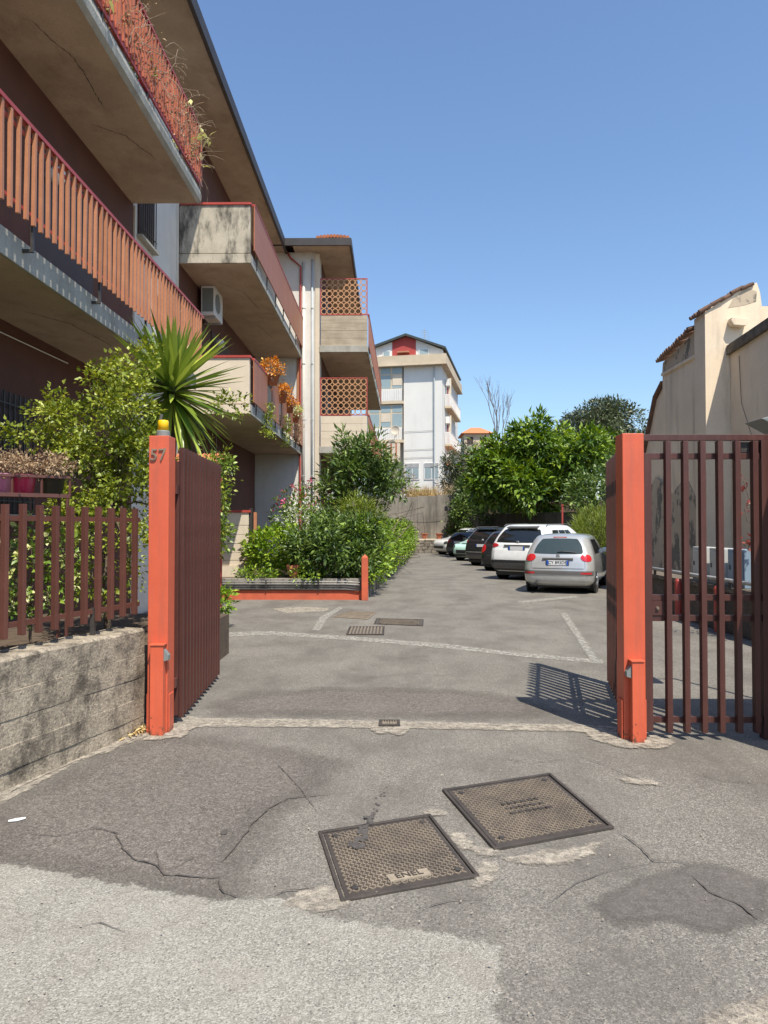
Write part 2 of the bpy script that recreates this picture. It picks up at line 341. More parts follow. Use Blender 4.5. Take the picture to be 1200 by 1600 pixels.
# ------------------------------------------------------------------ building blocks
class MB:
    def __init__(self):
        self.v = []; self.f = []
    def add(self, vs_, fs_):
        n = len(self.v)
        self.v += [tuple(p) for p in vs_]
        self.f += [tuple(i + n for i in f) for f in fs_]
        return self
    def box(self, x0, x1, y0, y1, z0, z1):
        vs_ = [(x0, y0, z0), (x1, y0, z0), (x1, y1, z0), (x0, y1, z0), (x0, y0, z1), (x1, y0, z1), (x1, y1, z1), (x0, y1, z1)]
        return self.add(vs_, [(0, 3, 2, 1), (4, 5, 6, 7), (0, 1, 5, 4), (1, 2, 6, 5), (2, 3, 7, 6), (3, 0, 4, 7)])
    def obox(self, a, b, w, h, up=(0, 0, 1)):
        """box running from a to b, w wide across, h high along up (centred)"""
        a = Vector(a); b = Vector(b); d = (b - a).normalized(); up = Vector(up)
        s = d.cross(up)
        if s.length < 1e-5: s = d.cross(Vector((0, 1, 0)))
        s.normalize(); u = s.cross(d).normalized()
        vs_ = []
        for p in (a, b):
            for q, r_ in ((-1, -1), (1, -1), (1, 1), (-1, 1)):
                vs_.append(p + s * q * w / 2 + u * r_ * h / 2)
        return self.add(vs_, [(3, 2, 1, 0), (4, 5, 6, 7), (0, 1, 5, 4), (1, 2, 6, 5), (2, 3, 7, 6), (3, 0, 4, 7)])
    def prism(self, pts, z0, z1):
        n = len(pts)
        vs_ = [(p[0], p[1], z0) for p in pts] + [(p[0], p[1], z1) for p in pts]
        return self.add(vs_, [tuple(range(n - 1, -1, -1)), tuple(range(n, 2 * n))] + [(i, (i + 1) % n, n + (i + 1) % n, n + i) for i in range(n)])
    def extr(self, pts, vec):
        """planar polygon (3d) extruded by vec"""
        n = len(pts); vec = Vector(vec)
        vs_ = [Vector(p) for p in pts] + [Vector(p) + vec for p in pts]
        return self.add(vs_, [tuple(range(n - 1, -1, -1)), tuple(range(n, 2 * n))] + [(i, (i + 1) % n, n + (i + 1) % n, n + i) for i in range(n)])
    def tube(self, pts, r, seg=6, r1=None, caps=True):
        pts = [Vector(p) for p in pts]; n = len(pts)
        vs_ = []; prev = None
        for i, p in enumerate(pts):
            d = (pts[min(i + 1, n - 1)] - pts[max(i - 1, 0)])
            d = d.normalized() if d.length > 1e-9 else Vector((0, 0, 1))
            if prev is None:
                s = d.cross(Vector((0, 0, 1)))
                if s.length < 1e-3: s = d.cross(Vector((0, 1, 0)))
            else:
                s = prev - d * prev.dot(d)
            s.normalize(); prev = s; t = d.cross(s)
            rr = r if r1 is None else r + (r1 - r) * i / (n - 1)
            for k in range(seg):
                a = 2 * math.pi * k / seg
                vs_.append(p + (s * math.cos(a) + t * math.sin(a)) * rr)
        fs_ = [(i * seg + k, i * seg + (k + 1) % seg, (i + 1) * seg + (k + 1) % seg, (i + 1) * seg + k) for i in range(n - 1) for k in range(seg)]
        if caps:
            fs_ += [tuple(range(seg - 1, -1, -1)), tuple(range((n - 1) * seg, n * seg))]
        return self.add(vs_, fs_)
    def lathe(self, prof, c, seg=16, axis='z'):
        vs_ = []
        for (r_, z) in prof:
            for k in range(seg):
                a = 2 * math.pi * k / seg
                p = (r_ * math.cos(a), r_ * math.sin(a), z)
                if axis == 'x': p = (p[2], p[0], p[1])
                if axis == 'y': p = (p[0], p[2], p[1])
                vs_.append((c[0] + p[0], c[1] + p[1], c[2] + p[2]))
        n = len(prof)
        fs_ = [(i * seg + k, i * seg + (k + 1) % seg, (i + 1) * seg + (k + 1) % seg, (i + 1) * seg + k) for i in range(n - 1) for k in range(seg)]
        fs_ += [tuple(range(seg - 1, -1, -1)), tuple(range((n - 1) * seg, n * seg))]
        return self.add(vs_, fs_)
    def mesh(self, name, mat, off=(0, 0, 0), bevel=0.0, smooth=False):
        me = bpy.data.meshes.new(name)
        ox, oy, oz = off
        me.from_pydata([(x - ox, y - oy, z - oz) for x, y, z in self.v], [], self.f)
        bm = bmesh.new(); bm.from_mesh(me)
        bmesh.ops.recalc_face_normals(bm, faces=bm.faces)
        if bevel > 0:
            es = [e for e in bm.edges if len(e.link_faces) == 2 and e.calc_face_angle(0) > 0.5]
            bmesh.ops.bevel(bm, geom=es, offset=bevel, segments=2, affect='EDGES', profile=0.6)
        bm.to_mesh(me); bm.free()
        me.materials.append(mat)
        if smooth:
            me.polygons.foreach_set("use_smooth", [True] * len(me.polygons))
        return me
    def build(self, name, mat, parent=None, local=False, bevel=0.0, smooth=False):
        off = (0, 0, 0) if (local or parent is None) else wl(parent)
        me = self.mesh(name, mat, off, bevel, smooth)
        return link(name, me, parent)

def wl(o):
    v = Vector((0, 0, 0))
    while o is not None:
        v += o.location; o = o.parent
    return v

def link(name, me, parent=None, loc=(0, 0, 0)):
    o = bpy.data.objects.new(name, me)
    col.objects.link(o)
    o.parent = parent
    o.location = loc
    return o

def tag(o, label=None, cat=None, group=None, kind=None):
    if label: o["label"] = label
    if cat: o["category"] = cat
    if group: o["group"] = group
    if kind: o["kind"] = kind
    return o

def thing(name, label, cat, loc, group=None, rz=0.0):
    o = bpy.data.objects.new(name, None)
    col.objects.link(o)
    o.empty_display_size = 0.2
    o.location = loc; o.rotation_euler = (0, 0, rz)
    return tag(o, label, cat, group)

def B(name, mat, parent, x0, x1, y0, y1, z0, z1, bevel=0.0):
    return MB().box(x0, x1, y0, y1, z0, z1).build(name, mat, parent, bevel=bevel)

def text_obj(name, s, size, depth, mat, parent, loc, rot, local=True):
    cu = bpy.data.curves.new(name, 'FONT'); cu.body = s; cu.size = size; cu.extrude = depth
    cu.align_x = 'CENTER'; cu.align_y = 'CENTER'
    t = bpy.data.objects.new(name, cu); col.objects.link(t)
    dg = bpy.context.evaluated_depsgraph_get(); dg.update()
    me = bpy.data.meshes.new_from_object(t.evaluated_get(dg))
    bpy.data.objects.remove(t); bpy.data.curves.remove(cu)
    me.materials.clear(); me.materials.append(mat)
    o = link(name, me, parent)
    o.location = Vector(loc) - (Vector((0, 0, 0)) if local else wl(parent))
    o.rotation_euler = rot
    return o

# ------------------------------------------------------------------ foliage
def norm(a):
    return a / np.maximum(np.linalg.norm(a, axis=-1, keepdims=True), 1e-9)

def leaf_arrays(P, D, Nn, Ln, Wd, rng, droop=0.12, fold=0.22):
    n = len(P)
    D = norm(D); S = norm(np.cross(D, Nn)); U = np.cross(S, D)
    Ln = Ln[:, None]; Wd = Wd[:, None]
    b = P
    l1 = P + D * Ln * 0.38 + S * Wd * 0.5 + U * Wd * fold
    r1 = P + D * Ln * 0.38 - S * Wd * 0.5 + U * Wd * fold
    m1 = P + D * Ln * 0.42
    t = P + D * Ln - U * Ln * droop
    V = np.stack([b, l1, m1, r1, t], axis=1).reshape(-1, 3)
    base = np.arange(n)[:, None] * 5
    T = np.concatenate([base + np.array([[0, 2, 1]]), base + np.array([[1, 2, 4]]), base + np.array([[0, 3, 2]]), base + np.array([[2, 3, 4]])], axis=1).reshape(-1, 3)
    return V, T

def tri_mesh(name, V, T, tone, mat):
    me = bpy.data.meshes.new(name)
    me.vertices.add(len(V)); me.vertices.foreach_set("co", V.astype(np.float32).ravel())
    me.loops.add(len(T) * 3); me.loops.foreach_set("vertex_index", T.astype(np.int32).ravel())
    me.polygons.add(len(T))
    me.polygons.foreach_set("loop_start", np.arange(0, len(T) * 3, 3, dtype=np.int32))
    me.polygons.foreach_set("loop_total", np.full(len(T), 3, dtype=np.int32))
    at_ = me.attributes.new("tone", 'FLOAT', 'POINT')
    at_.data.foreach_set("value", tone.astype(np.float32))
    me.update(calc_edges=True)
    me.materials.append(mat)
    return me

def rdirs(n, rng):
    return norm(rng.normal(size=(n, 3)))

def crown_pts(c, rad, n, rng, lump=0.28, shell=0.5, flat=-1.0, lobes=None):
    d = rdirs(n * 2, rng)
    d = d[d[:, 2] > flat][:n]
    k = lobes if lobes is not None else 7
    ld = rdirs(k, rng); la = rng.uniform(-1, 1, k)
    amp = np.zeros(len(d))
    for i in range(k):
        amp += la[i] * np.exp(4 * (d @ ld[i] - 1))
    rr = (shell + (1 - shell) * rng.random(len(d)) ** 0.55) * (1 + lump * amp)
    stick = rng.random(len(d)) < 0.08
    rr = np.where(stick, rr * rng.uniform(1.03, 1.22, len(d)), rr)
    return np.array(c) + d * rr[:, None] * np.array(rad), d

def clump_leaves(C, A, per, cr, Ln, Wd, rng, up=0.35, spread=0.9, droop=0.12):
    n = len(C) * per
    Cc = np.repeat(C, per, axis=0); Ac = np.repeat(A, per, axis=0)
    off = rng.normal(size=(n, 3)) * cr * 0.5
    P = Cc + off
    D = Ac * 0.7 + norm(off) * spread + rdirs(n, rng) * 0.45 + np.array([0, 0, up - 0.2])
    Nn = np.array([0, 0, 1.0]) + rdirs(n, rng) * 0.75 + Ac * 0.4
    ln = Ln * rng.uniform(0.45, 1.35, n); wd = Wd * ln / Ln * rng.uniform(0.8, 1.2, n)
    V, T = leaf_arrays(P, D, Nn, ln, wd, rng, droop)
    ct = np.repeat(rng.uniform(-0.18, 0.18, len(C)), per)
    tone = np.clip(0.42 + ct * 1.4 + rng.normal(0, 0.2, n) + (rng.random(n) < .03) * .5, 0, 1)
    return V, T, np.repeat(tone, 5)

def leaves_obj(name, parts, mat, parent, loc=None):
    Vs, Ts, tn, k = [], [], [], 0
    for V, T, t in parts:
        Vs.append(V); Ts.append(T + k); tn.append(t); k += len(V)
    V = np.concatenate(Vs)
    if parent is not None:
        V = V - np.array(wl(parent))
    return link(name, tri_mesh(name, V, np.concatenate(Ts), np.concatenate(tn), mat), parent)

def wob(a, b, n, amp, rnd):
    a = Vector(a); b = Vector(b); L_ = (b - a).length
    out = [a]
    for i in range(1, n):
        t = i / n
        out.append(a.lerp(b, t) + Vector((rnd.uniform(-1, 1), rnd.uniform(-1, 1), rnd.uniform(-1, 1))) * amp * L_ * math.sin(math.pi * t) + Vector((0, 0, amp * .5 * L_ * math.sin(math.pi * t))))
    out.append(b)
    return out

def boughs(c, rad, nb, rb, n, seed, inner=.55, flat=-.5):
    """a crown split into separate leafy boughs with gaps between them"""
    rng = np.random.default_rng(seed); out = []
    d = rdirs(nb * 3, rng); d = d[d[:, 2] > flat][:nb]
    for k in range(len(d)):
        t = inner + (1 - inner) * rng.random() ** .6
        p = np.array(c) + d[k] * t * np.array(rad)
        q = rb * rng.uniform(.65, 1.25)
        out.append((tuple(p), (q * rng.uniform(.9, 1.3), q * rng.uniform(.9, 1.3), q * rng.uniform(.6, .9)), max(4, int(n * (q / rb) ** 2))))
    return out

def plant(name, label, cat, base, blobs, mat, leafL, leafW, per=9, seed=1, trunk_r=0.04, branches=14, group=None,
          flowers=None, lump=0.28, shell=0.45, droop=0.12, flat=-1.0, up=0.35, cr=None, stem_mat=None, crown_name="crown", trunk_name="trunk"):
    """blobs: list of (centre, radii, clumps)"""
    rng = np.random.default_rng(seed); rnd = random.Random(seed)
    root = thing(name, label, cat, base, group)
    parts = []; allC = []; allA = []
    for c, rad, n in blobs:
        C, A = crown_pts(c, rad, n, rng, lump, shell, flat)
        crr = cr if cr else leafL * 1.1
        V_, T_, tn_ = clump_leaves(C, A, per, crr, leafL, leafW, rng, up=up, droop=droop)
        parts.append((V_, T_, np.clip(tn_ + rng.uniform(-.16, .16), 0, 1)))
        allC.append(C); allA.append(A)
    leaves_obj(crown_name, parts, mat, root)
    C = np.concatenate(allC); A = np.concatenate(allA)
    mb = MB()
    base = Vector(base)
    fork = base.lerp(Vector(blobs[0][0]), 0.55)
    mb.tube(wob(base - Vector((0, 0, 0.05)), fork, 4, 0.04, rnd), trunk_r, 7, trunk_r * 0.7)
    for i in range(branches):
        e = Vector(C[rnd.randrange(len(C))])
        mb.tube(wob(fork, e, 4, 0.07, rnd), trunk_r * 0.5, 5, trunk_r * 0.12)
    mb.build(trunk_name, stem_mat or M_bark, root, smooth=True)
    if flowers:
        fm, n, fl, fper, fname = flowers[:5]
        sel = flowers[5] if len(flowers) > 5 else None
        idx = np.arange(len(C))
        if sel is not None: idx = idx[sel(C)]
        if len(idx):
            pick = rng.choice(idx, n)
            FC = C[pick] + A[pick] * leafL * 0.7 + rng.normal(size=(n, 3)) * leafL * 0.5
            leaves_obj(fname, [clump_leaves(FC, A[pick], fper, fl * 0.6, fl, fl * 0.75, rng)], fm, root)["kind"] = "stuff"
    return root

# ================================================================== GROUND
def sheet(name, pts, z, mat, jag=0.0, step=0.05, seed=0, parent=None, cell=None):
    P = np.array([(p[0], p[1]) for p in pts], float); Q = np.roll(P, -1, axis=0)
    mar = 0.16 if mat is M_asphalt_mid else 0.09
    lo = P.min(0) - mar; hi = P.max(0) + mar
    if cell is None:
        cell = 0.03 if (hi - lo).max() < 5.5 else 0.05
    nx, ny = [max(2, int(math.ceil(v / cell))) for v in (hi - lo)]
    gx, gy = np.meshgrid(np.linspace(lo[0], hi[0], nx + 1), np.linspace(lo[1], hi[1], ny + 1))
    X = np.stack([gx.ravel(), gy.ravel()], 1)
    best = np.full(len(X), 1e9); inside = np.zeros(len(X), bool)
    for a, b in zip(P, Q):
        d = b - a; t = np.clip(((X - a) @ d) / max(d @ d, 1e-12), 0, 1)
        best = np.minimum(best, np.linalg.norm(X - (a + t[:, None] * d), axis=1))
        c = ((a[1] > X[:, 1]) != (b[1] > X[:, 1]))
        with np.errstate(divide='ignore', invalid='ignore'):
            xi = (b[0] - a[0]) * (X[:, 1] - a[1]) / (b[1] - a[1] if b[1] != a[1] else 1e-12) + a[0]
        inside ^= c & (X[:, 0] < xi)
    sd = np.where(inside, best, -best)
    idx = np.arange((nx + 1) * (ny + 1)).reshape(ny + 1, nx + 1)
    Fq = np.stack([idx[:-1, :-1], idx[:-1, 1:], idx[1:, 1:], idx[1:, :-1]], -1).reshape(-1, 4)
    keep = sd[Fq].max(1) > -mar
    Fq = Fq[keep]
    used = np.unique(Fq); remap = np.full(len(X), -1); remap[used] = np.arange(len(used))
    me = bpy.data.meshes.new(name)
    me.from_pydata([(x, y, z) for x, y in X[used]], [], [tuple(r_) for r_ in remap[Fq].tolist()])
    at_ = me.attributes.new("sd", 'FLOAT', 'POINT'); at_.data.foreach_set("value", sd[used].astype(np.float32))
    me.materials.append(mat)
    return tag(link(name, me, parent), kind="structure" if parent is None else None)

g = MB(); g.add([(-400, -60, 0), (400, -60, 0), (400, 900, 0), (-400, 900, 0)], [(0, 1, 2, 3)])
tag(g.build("ground", M_asphalt), kind="structure")

def px_poly(*p):
    return [gp(x, y) for x, y in p]

# the pale older surfacing of the street and other repairs in the asphalt
pale = px_poly((-260, 1318), (0, 1346), (120, 1366), (340, 1404), (440, 1398), (520, 1432), (610, 1440), (700, 1452), (781, 1470), (776, 1640), (760, 1800)) + [(0.4, 1.2), (-6, 1.2), (-6, 3.6)]
sheet("pale_road_patch", pale, 0.004, M_asphalt_pale, jag=0.010, step=0.02, seed=3)
cream = px_poly((1040, 1612), (1130, 1560), (1215, 1536), (1400, 1500)) + [(4, 2.1), (4, 1.4), (0.8, 1.5)]
sheet("cream_road_patch", cream, 0.004, M_asphalt_cream, jag=0.016, step=0.025, seed=4)
brown = px_poly((0, 1340), (0, 1262), (60, 1236), (150, 1188), (262, 1150), (400, 1165), (520, 1190), (470, 1240), (410, 1275), (375, 1330), (352, 1372), (340, 1396), (200, 1374), (110, 1358))
sheet("brown_road_patch", brown, 0.0028, M_asphalt_mid, jag=0.012, step=0.04, seed=5)
dk = px_poly((930, 1410), (985, 1372), (1062, 1352), (1075, 1342), (1130, 1350), (1180, 1370), (1194, 1402), (1178, 1424), (1128, 1444), (1080, 1440), (1040, 1428), (960, 1436))
sheet("dark_road_patch", dk, 0.004, M_asphalt_dark, jag=0.008, step=0.03, seed=6)
dk2 = px_poly((352, 1098), (400, 1084), (520, 1076), (700, 1078), (800, 1090), (850, 1108), (820, 1116), (640, 1117), (480, 1114), (350, 1116))
sheet("dark_gateway_patch", dk2, 0.0032, M_asphalt_mid, jag=0.012, step=0.05, seed=8)
apron = px_poly((0, 1238), (60, 1209), (150, 1168), (226, 1136), (235, 1150), (205, 1160), (180, 1172), (150, 1180), (110, 1198), (60, 1224), (18, 1250), (0, 1258))
sheet("mortar_apron", apron, 0.006, M_mortar_ground, jag=0.010, step=0.03, seed=9)
strip = px_poly((262, 1124), (360, 1122), (520, 1124), (640, 1126), (780, 1129), (930, 1131), (1000, 1138), (1012, 1150), (960, 1146), (900, 1141), (780, 1139), (640, 1137), (520, 1136), (380, 1135), (300, 1136), (268, 1142))
sheet("gate_track_strip", strip, 0.0065, M_mortar_ground, jag=0.012, step=0.05, seed=10)
foot_l = px_poly((222, 1158), (262, 1122), (300, 1120), (332, 1126), (300, 1140), (286, 1152), (250, 1156))
sheet("mortar_footing", foot_l, 0.010, M_mortar_ground, jag=0.012, step=0.04, seed=11)
foot_r = px_poly((905, 1140), (950, 1142), (1012, 1140), (1044, 1148), (1046, 1162), (1022, 1168), (965, 1166), (925, 1154))
sheet("mortar_footing", foot_r, 0.010, M_mortar_ground, jag=0.012, step=0.04, seed=12)
seam = px_poly((338, 989), (420, 986), (560, 995), (700, 1006), (800, 1018), (940, 1030), (940, 1036), (800, 1024), (700, 1013), (560, 1001), (420, 992), (340, 996))
sheet("old_mortar_seam", seam, 0.004, M_roadline, jag=0.012, step=0.08, seed=13)
sheet("parking_line", px_poly((873, 958), (884, 958), (934, 1032), (921, 1032)), 0.008, M_roadline, jag=0.006, step=0.08, seed=14)
sheet("parking_line", px_poly((806, 939), (895, 930.5), (905, 933), (812, 942)), 0.004, M_roadline, jag=0.01, step=0.1, seed=15)
sheet("parking_line", px_poly((800, 921), (830, 918), (834, 920), (806, 924)), 0.004, M_roadline, jag=0.01, step=0.1, seed=16)
sheet("pale_repair_patch", px_poly((424, 951), (470, 948), (515, 950), (512, 955), (470, 957), (446, 958), (436, 955)), 0.004, M_mortar_ground, jag=0.02, step=0.1, seed=17)
sheet("old_mortar_seam", px_poly((488, 984), (500, 964), (530, 948), (536, 950), (512, 966), (500, 986)), 0.0045, M_roadline, jag=0.02, step=0.1, seed=18)
sheet("pale_repair_patch", px_poly((580, 1140), (598, 1136), (640, 1137), (634, 1146), (622, 1149), (604, 1143), (592, 1147)), 0.010, M_mortar_ground, jag=0.008, step=0.02, seed=19)
for i, pp in enumerate([((446, 1408), (470, 1386), (520, 1380), (545, 1408), (510, 1420), (466, 1416)),
                        ((778, 1338), (846, 1326), (900, 1318), (934, 1312), (922, 1330), (880, 1344), (820, 1346)),
                        ((748, 1342), (774, 1344), (776, 1360), (752, 1380), (735, 1384), (742, 1362)),
                        ((700, 1296), (726, 1300), (740, 1318), (722, 1324), (706, 1312)),
                        ((734, 1318), (770, 1322), (786, 1332), (760, 1334), (738, 1328)),
                        ((660, 1264), (690, 1262), (694, 1270), (664, 1272)),
                        ((960, 1212), (1010, 1214), (1030, 1224), (980, 1222))]):
    sheet("mortar_smear", px_poly(*pp), 0.0062 + 0.0005 * i, M_mortar_ground, jag=0.012, step=0.02, seed=20 + i)

def ribbon(name, pts, w, z, mat, seed, step=0.03, jit=0.5):
    rnd = random.Random(seed)
    P = []
    for i in range(len(pts) - 1):
        a = Vector(pts[i]); b = Vector(pts[i + 1])
        k = max(2, int((b - a).length / step))
        for j in range(k):
            P.append(a.lerp(b, j / k))
    P.append(Vector(pts[-1]))
    off = 0; vs_ = []; fs_ = []
    for i, p in enumerate(P):
        d = (P[min(i + 1, len(P) - 1)] - P[max(i - 1, 0)]).normalized(); n_ = Vector((-d.y, d.x))
        off = off * 0.8 + rnd.uniform(-1, 1) * w * 1.6 * jit
        e = min(1.0, i / 4, (len(P) - 1 - i) / 4) * 0.85 + 0.15
        hw = w * rnd.uniform(0.25, 0.75) * e
        q = p + n_ * off
        vs_ += [(q.x + n_.x * hw, q.y + n_.y * hw, z), (q.x - n_.x * hw, q.y - n_.y * hw, z)]
        if i: fs_.append((2 * i - 2, 2 * i - 1, 2 * i + 1, 2 * i))
    o = MB().add(vs_, fs_).build(name, mat)
    return tag(o, kind="structure")

cracks = [([(150, 1292), (186, 1302), (192, 1328), (216, 1344), (246, 1350), (262, 1364), (310, 1368), (346, 1368), (352, 1392), (390, 1404)], .011),
          ([(346, 1346), (374, 1318), (396, 1284), (420, 1262), (450, 1246), (520, 1238)], .010),
          ([(246, 1326), (250, 1350), (270, 1358)], .007),
          ([(420, 1398), (450, 1388), (490, 1384), (498, 1378)], .009),
          ([(190, 1396), (230, 1384)], .007),
          ([(955, 1288), (990, 1312), (1016, 1340), (1050, 1340), (1072, 1346)], .009),
          ([(1072, 1362), (1100, 1386), (1140, 1404), (1170, 1426), (1205, 1442)], .011),
          ([(858, 1206), (900, 1240), (956, 1290)], .007),
          ([(900, 1180), (950, 1196), (1010, 1222)], .007),
          ([(30, 1300), (90, 1306), (150, 1294), (196, 1300)], .006), ([(262, 1364), (300, 1340), (330, 1336)], .005), ([(640, 1420), (700, 1404), (760, 1400)], .006),
          ([(1012, 1342), (960, 1352), (900, 1372), (850, 1410)], .005), ([(1060, 1200), (1120, 1216), (1200, 1222)], .006), ([(430, 1190), (470, 1230), (500, 1270)], .005),
          ([(100, 1450), (160, 1440), (210, 1460)], .005), ([(760, 1180), (830, 1190), (900, 1182)], .005), ([(560, 1060), (640, 1052), (720, 1056)], .007),
          ([(0, 1248), (60, 1217), (120, 1190), (180, 1170), (222, 1150)], .006)]
for i, (c, w) in enumerate(cracks):
    ribbon("asphalt_crack", [gp(*p) for p in c], w * .72, 0.0105 if i < len(cracks) - 1 else 0.0098, M_crack, 40 + i)
rnd = random.Random(5)
for i in range(44):
    t = rnd.random() ** .8
    x, y = gp(603 - 48 * t + rnd.gauss(0, 2 + 4 * t), 1228 + 96 * t + rnd.gauss(0, 2))
    r_ = (0.005 + 0.012 * t) * rnd.uniform(0.5, 1.35)
    zz = 0.0015 if t < 0.5 else 0.0115
    tag(MB().prism([(x + r_ * math.cos(a) * rnd.uniform(.5, 1.4), y + r_ * 1.6 * math.sin(a) * rnd.uniform(.5, 1.4)) for a in np.linspace(0, 6.28, 12)[:-1]], zz, zz + .0015 + .00005 * i).build("oil_drip", M_oil), kind="structure")
x, y = gp(352, 1299)
tag(MB().prism([(x + .025 * math.cos(a) * rnd.uniform(.7, 1.2), y + .03 * math.sin(a) * rnd.uniform(.7, 1.2)) for a in np.linspace(0, 6.28, 11)[:-1]], 0.006, .009).build("oil_drip", M_oil), kind="structure")

# loose grit and dead leaves by the wall
rng = np.random.default_rng(3)
def scatter_stuff(name, label, cat, pts, L_, W_, mat, seed):
    rng = np.random.default_rng(seed); n = len(pts)
    P = np.array(pts); D = rdirs(n, rng); D[:, 2] *= 0.25
    Nn = np.tile(np.array([[0, 0, 1.0]]), (n, 1)) + rdirs(n, rng) * .4
    V, T = leaf_arrays(P, D, Nn, L_ * rng.uniform(.5, 1.3, n), W_ * rng.uniform(.5, 1.3, n), rng)
    V[:, 2] = np.maximum(V[:, 2], 0.006)
    o = leaves_obj(name, [(V, T, np.repeat(rng.random(n), 5))], mat, None)
    return tag(o, label, cat, kind="stuff")
pts = []
for i in range(150):
    a = gp(*[(175, 1158), (228, 1138)][0]); b = gp(228, 1138); t = rng.random() ** .5
    pts.append((a[0] + (b[0] - a[0]) * t + rng.normal() * .025 + .03, a[1] + (b[1] - a[1]) * t + rng.normal() * .05, 0.014 + rng.random() * .02))
scatter_stuff("dead_leaves", "dry straw coloured leaf litter at foot of the concrete wall", "leaf litter", pts, .045, .02, L_straw, 4)
pts = []
for i in range(170):
    x, y = gp(rng.uniform(-50, 1250), 1140 + 440 * rng.random() ** .7)
    pts.append((x, y, 0.012))
scatter_stuff("grit", "small pale grit scattered over the asphalt", "grit", pts, .012, .010, M_mortar, 6)
c = Vector((*gp(28, 1282), 0.006))
m = MB(); m.prism([(c.x - .035, c.y - .025), (c.x + .012, c.y - .012), (c.x + .04, c.y + .02), (c.x + .032, c.y + .03), (c.x - .012, c.y + .012), (c.x - .04, c.y - .013)], .006, .014)
tag(m.build("plaster_flake", M_whitepaint, bevel=.003), "small white plaster flake lying on asphalt by the concrete wall", "flake")

# ------------------------------------------------------------------ manhole covers
def quad_frame(p, name, label, cat, ribs, dirty, z=0.0, rim=0.018, hh=0.013, mark=None, group=None, emblem=False):
    """p: four ground corners (left, far, right, near)"""
    P = [Vector((q[0], q[1], 0)) for q in p]
    c = sum(P, Vector()) / 4
    root = thing(name, label, cat, (c.x, c.y, 0), group)
    def bil(u, v):
        return (P[0] * (1 - u) + P[1] * u) * (1 - v) + (P[3] * (1 - u) + P[2] * u) * v
    L_ = (P[1] - P[0]).length
    e = rim / L_
    fr = MB()
    outer = [bil(0, 0), bil(1, 0), bil(1, 1), bil(0, 1)]
    inner = [bil(e, e), bil(1 - e, e), bil(1 - e, 1 - e), bil(e, 1 - e)]
    for i in range(4):
        a, b, c2, d = outer[i], outer[(i + 1) % 4], inner[(i + 1) % 4], inner[i]
        fr.prism([(q.x, q.y) for q in (a, b, c2, d)], 0.0, hh)
    fr.build("frame", M_iron, root, bevel=0.003)
    g_ = 0.008 / L_
    e2 = e + g_
    pl = [bil(e2, e2), bil(1 - e2, e2), bil(1 - e2, 1 - e2), bil(e2, 1 - e2)]
    MB().prism([(q.x, q.y) for q in pl], 0.0, hh - 0.006).build("cover_plate", M_iron, root)
    rb = MB()
    k = ribs; lo, hi_ = e2 + .03, 1 - e2 - .03
    zt = hh - 0.002
    def bar(u0, v0, u1, v1, w):
        a = bil(u0, v0); b = bil(u1, v1)
        rb.obox((a.x, a.y, zt - .004), (b.x, b.y, zt - .004), w, .008)
    for s in range(-k, k + 1):
        off = s / k * (hi_ - lo)
        # lines u+v = const and u-v = const clipped to the square
        u0, u1 = max(lo, lo + off), min(hi_, hi_ + off)
        if u1 - u0 > 0.03:
            bar(u0, u0 - off, u1, u1 - off, 0.0088)
            bar(u0, hi_ + lo - (u0 - off), u1, hi_ + lo - (u1 - off), 0.0042)
    tag(rb.build("rib_pattern", M_rust, root), kind="stuff")
    bt = MB()
    for u, v in ((0.12, 0.12), (.88, .12), (.88, .88), (.12, .88)):
        q = bil(u, v)
        bt.lathe([(.016, hh - .006), (.016, hh + .001), (.010, hh + .003)], (q.x, q.y, 0), 8)
    tag(bt.build("bolt_heads", M_darkmetal, root), kind="stuff")
    if mark:
        q = bil(*mark[1]); d = (P[1] - P[0]); ang = math.atan2(*(bil(.5, mark[1][1]) - bil(.6, mark[1][1])).yx) + math.pi
        u = (bil(.6, .8) - bil(.4, .8)).normalized(); v_ = Vector((-u.y, u.x, 0))
        pw, ph = mark[2]
        pts_ = [q + u * a * pw / 2 + v_ * b * ph / 2 for a, b in ((-1, -1), (1, -1), (1, 1), (-1, 1))]
        MB().prism([(r_.x, r_.y) for r_ in pts_], hh - .006, hh + .003).build("name_plate", M_platetan, root)
        t = text_obj("lettering", mark[0], ph * .95, .0015, M_iron, root, (q.x, q.y, hh + .005), (0, 0, math.atan2(u.y, u.x)), local=False)
    if emblem:
        em = MB(); rr = random.Random(3)
        for a in range(3):
            u = .34
            while u < .66:
                w = rr.uniform(.02, .06)
                p0, p1 = bil(u, .42 + a * .08), bil(u + w, .42 + a * .08)
                em.obox((p0.x, p0.y, hh), (p1.x, p1.y, hh), .022, .006); u += w + .02
        tag(em.build("raised_emblem", M_iron, root), kind="stuff")
    return root

quad_frame([gp(498, 1298), gp(672, 1270), gp(748, 1365), gp(533, 1405)], "manhole_cover",
           "square cast iron manhole cover reading ENEL, streaked with oil drips", "manhole cover", 15, True, mark=("ENEL", (.52, .85), (.20, .062)))
quad_frame([gp(690, 1233), gp(857, 1207), gp(955, 1290), gp(770, 1325)], "manhole_cover",
           "rusty square manhole cover with a raised frame, ringed by pale mortar", "manhole cover", 17, False, hh=0.017, rim=.02, emblem=True)
o = quad_frame([gp(519, 964), gp(546, 955.5), gp(590, 957), gp(574, 968)], "manhole_cover", "small reddish rusty manhole cover beside the drain grating", "manhole cover", 6, False, rim=.03, hh=.012)
for ch in o.children: ch.data.materials[0] = M_rust
quad_frame([gp(584, 975), gp(588, 966.5), gp(662, 968), gp(661, 978)], "manhole_cover", "dark rectangular manhole cover between the drain grating and mortar line", "manhole cover", 8, False, rim=.03, hh=.012)
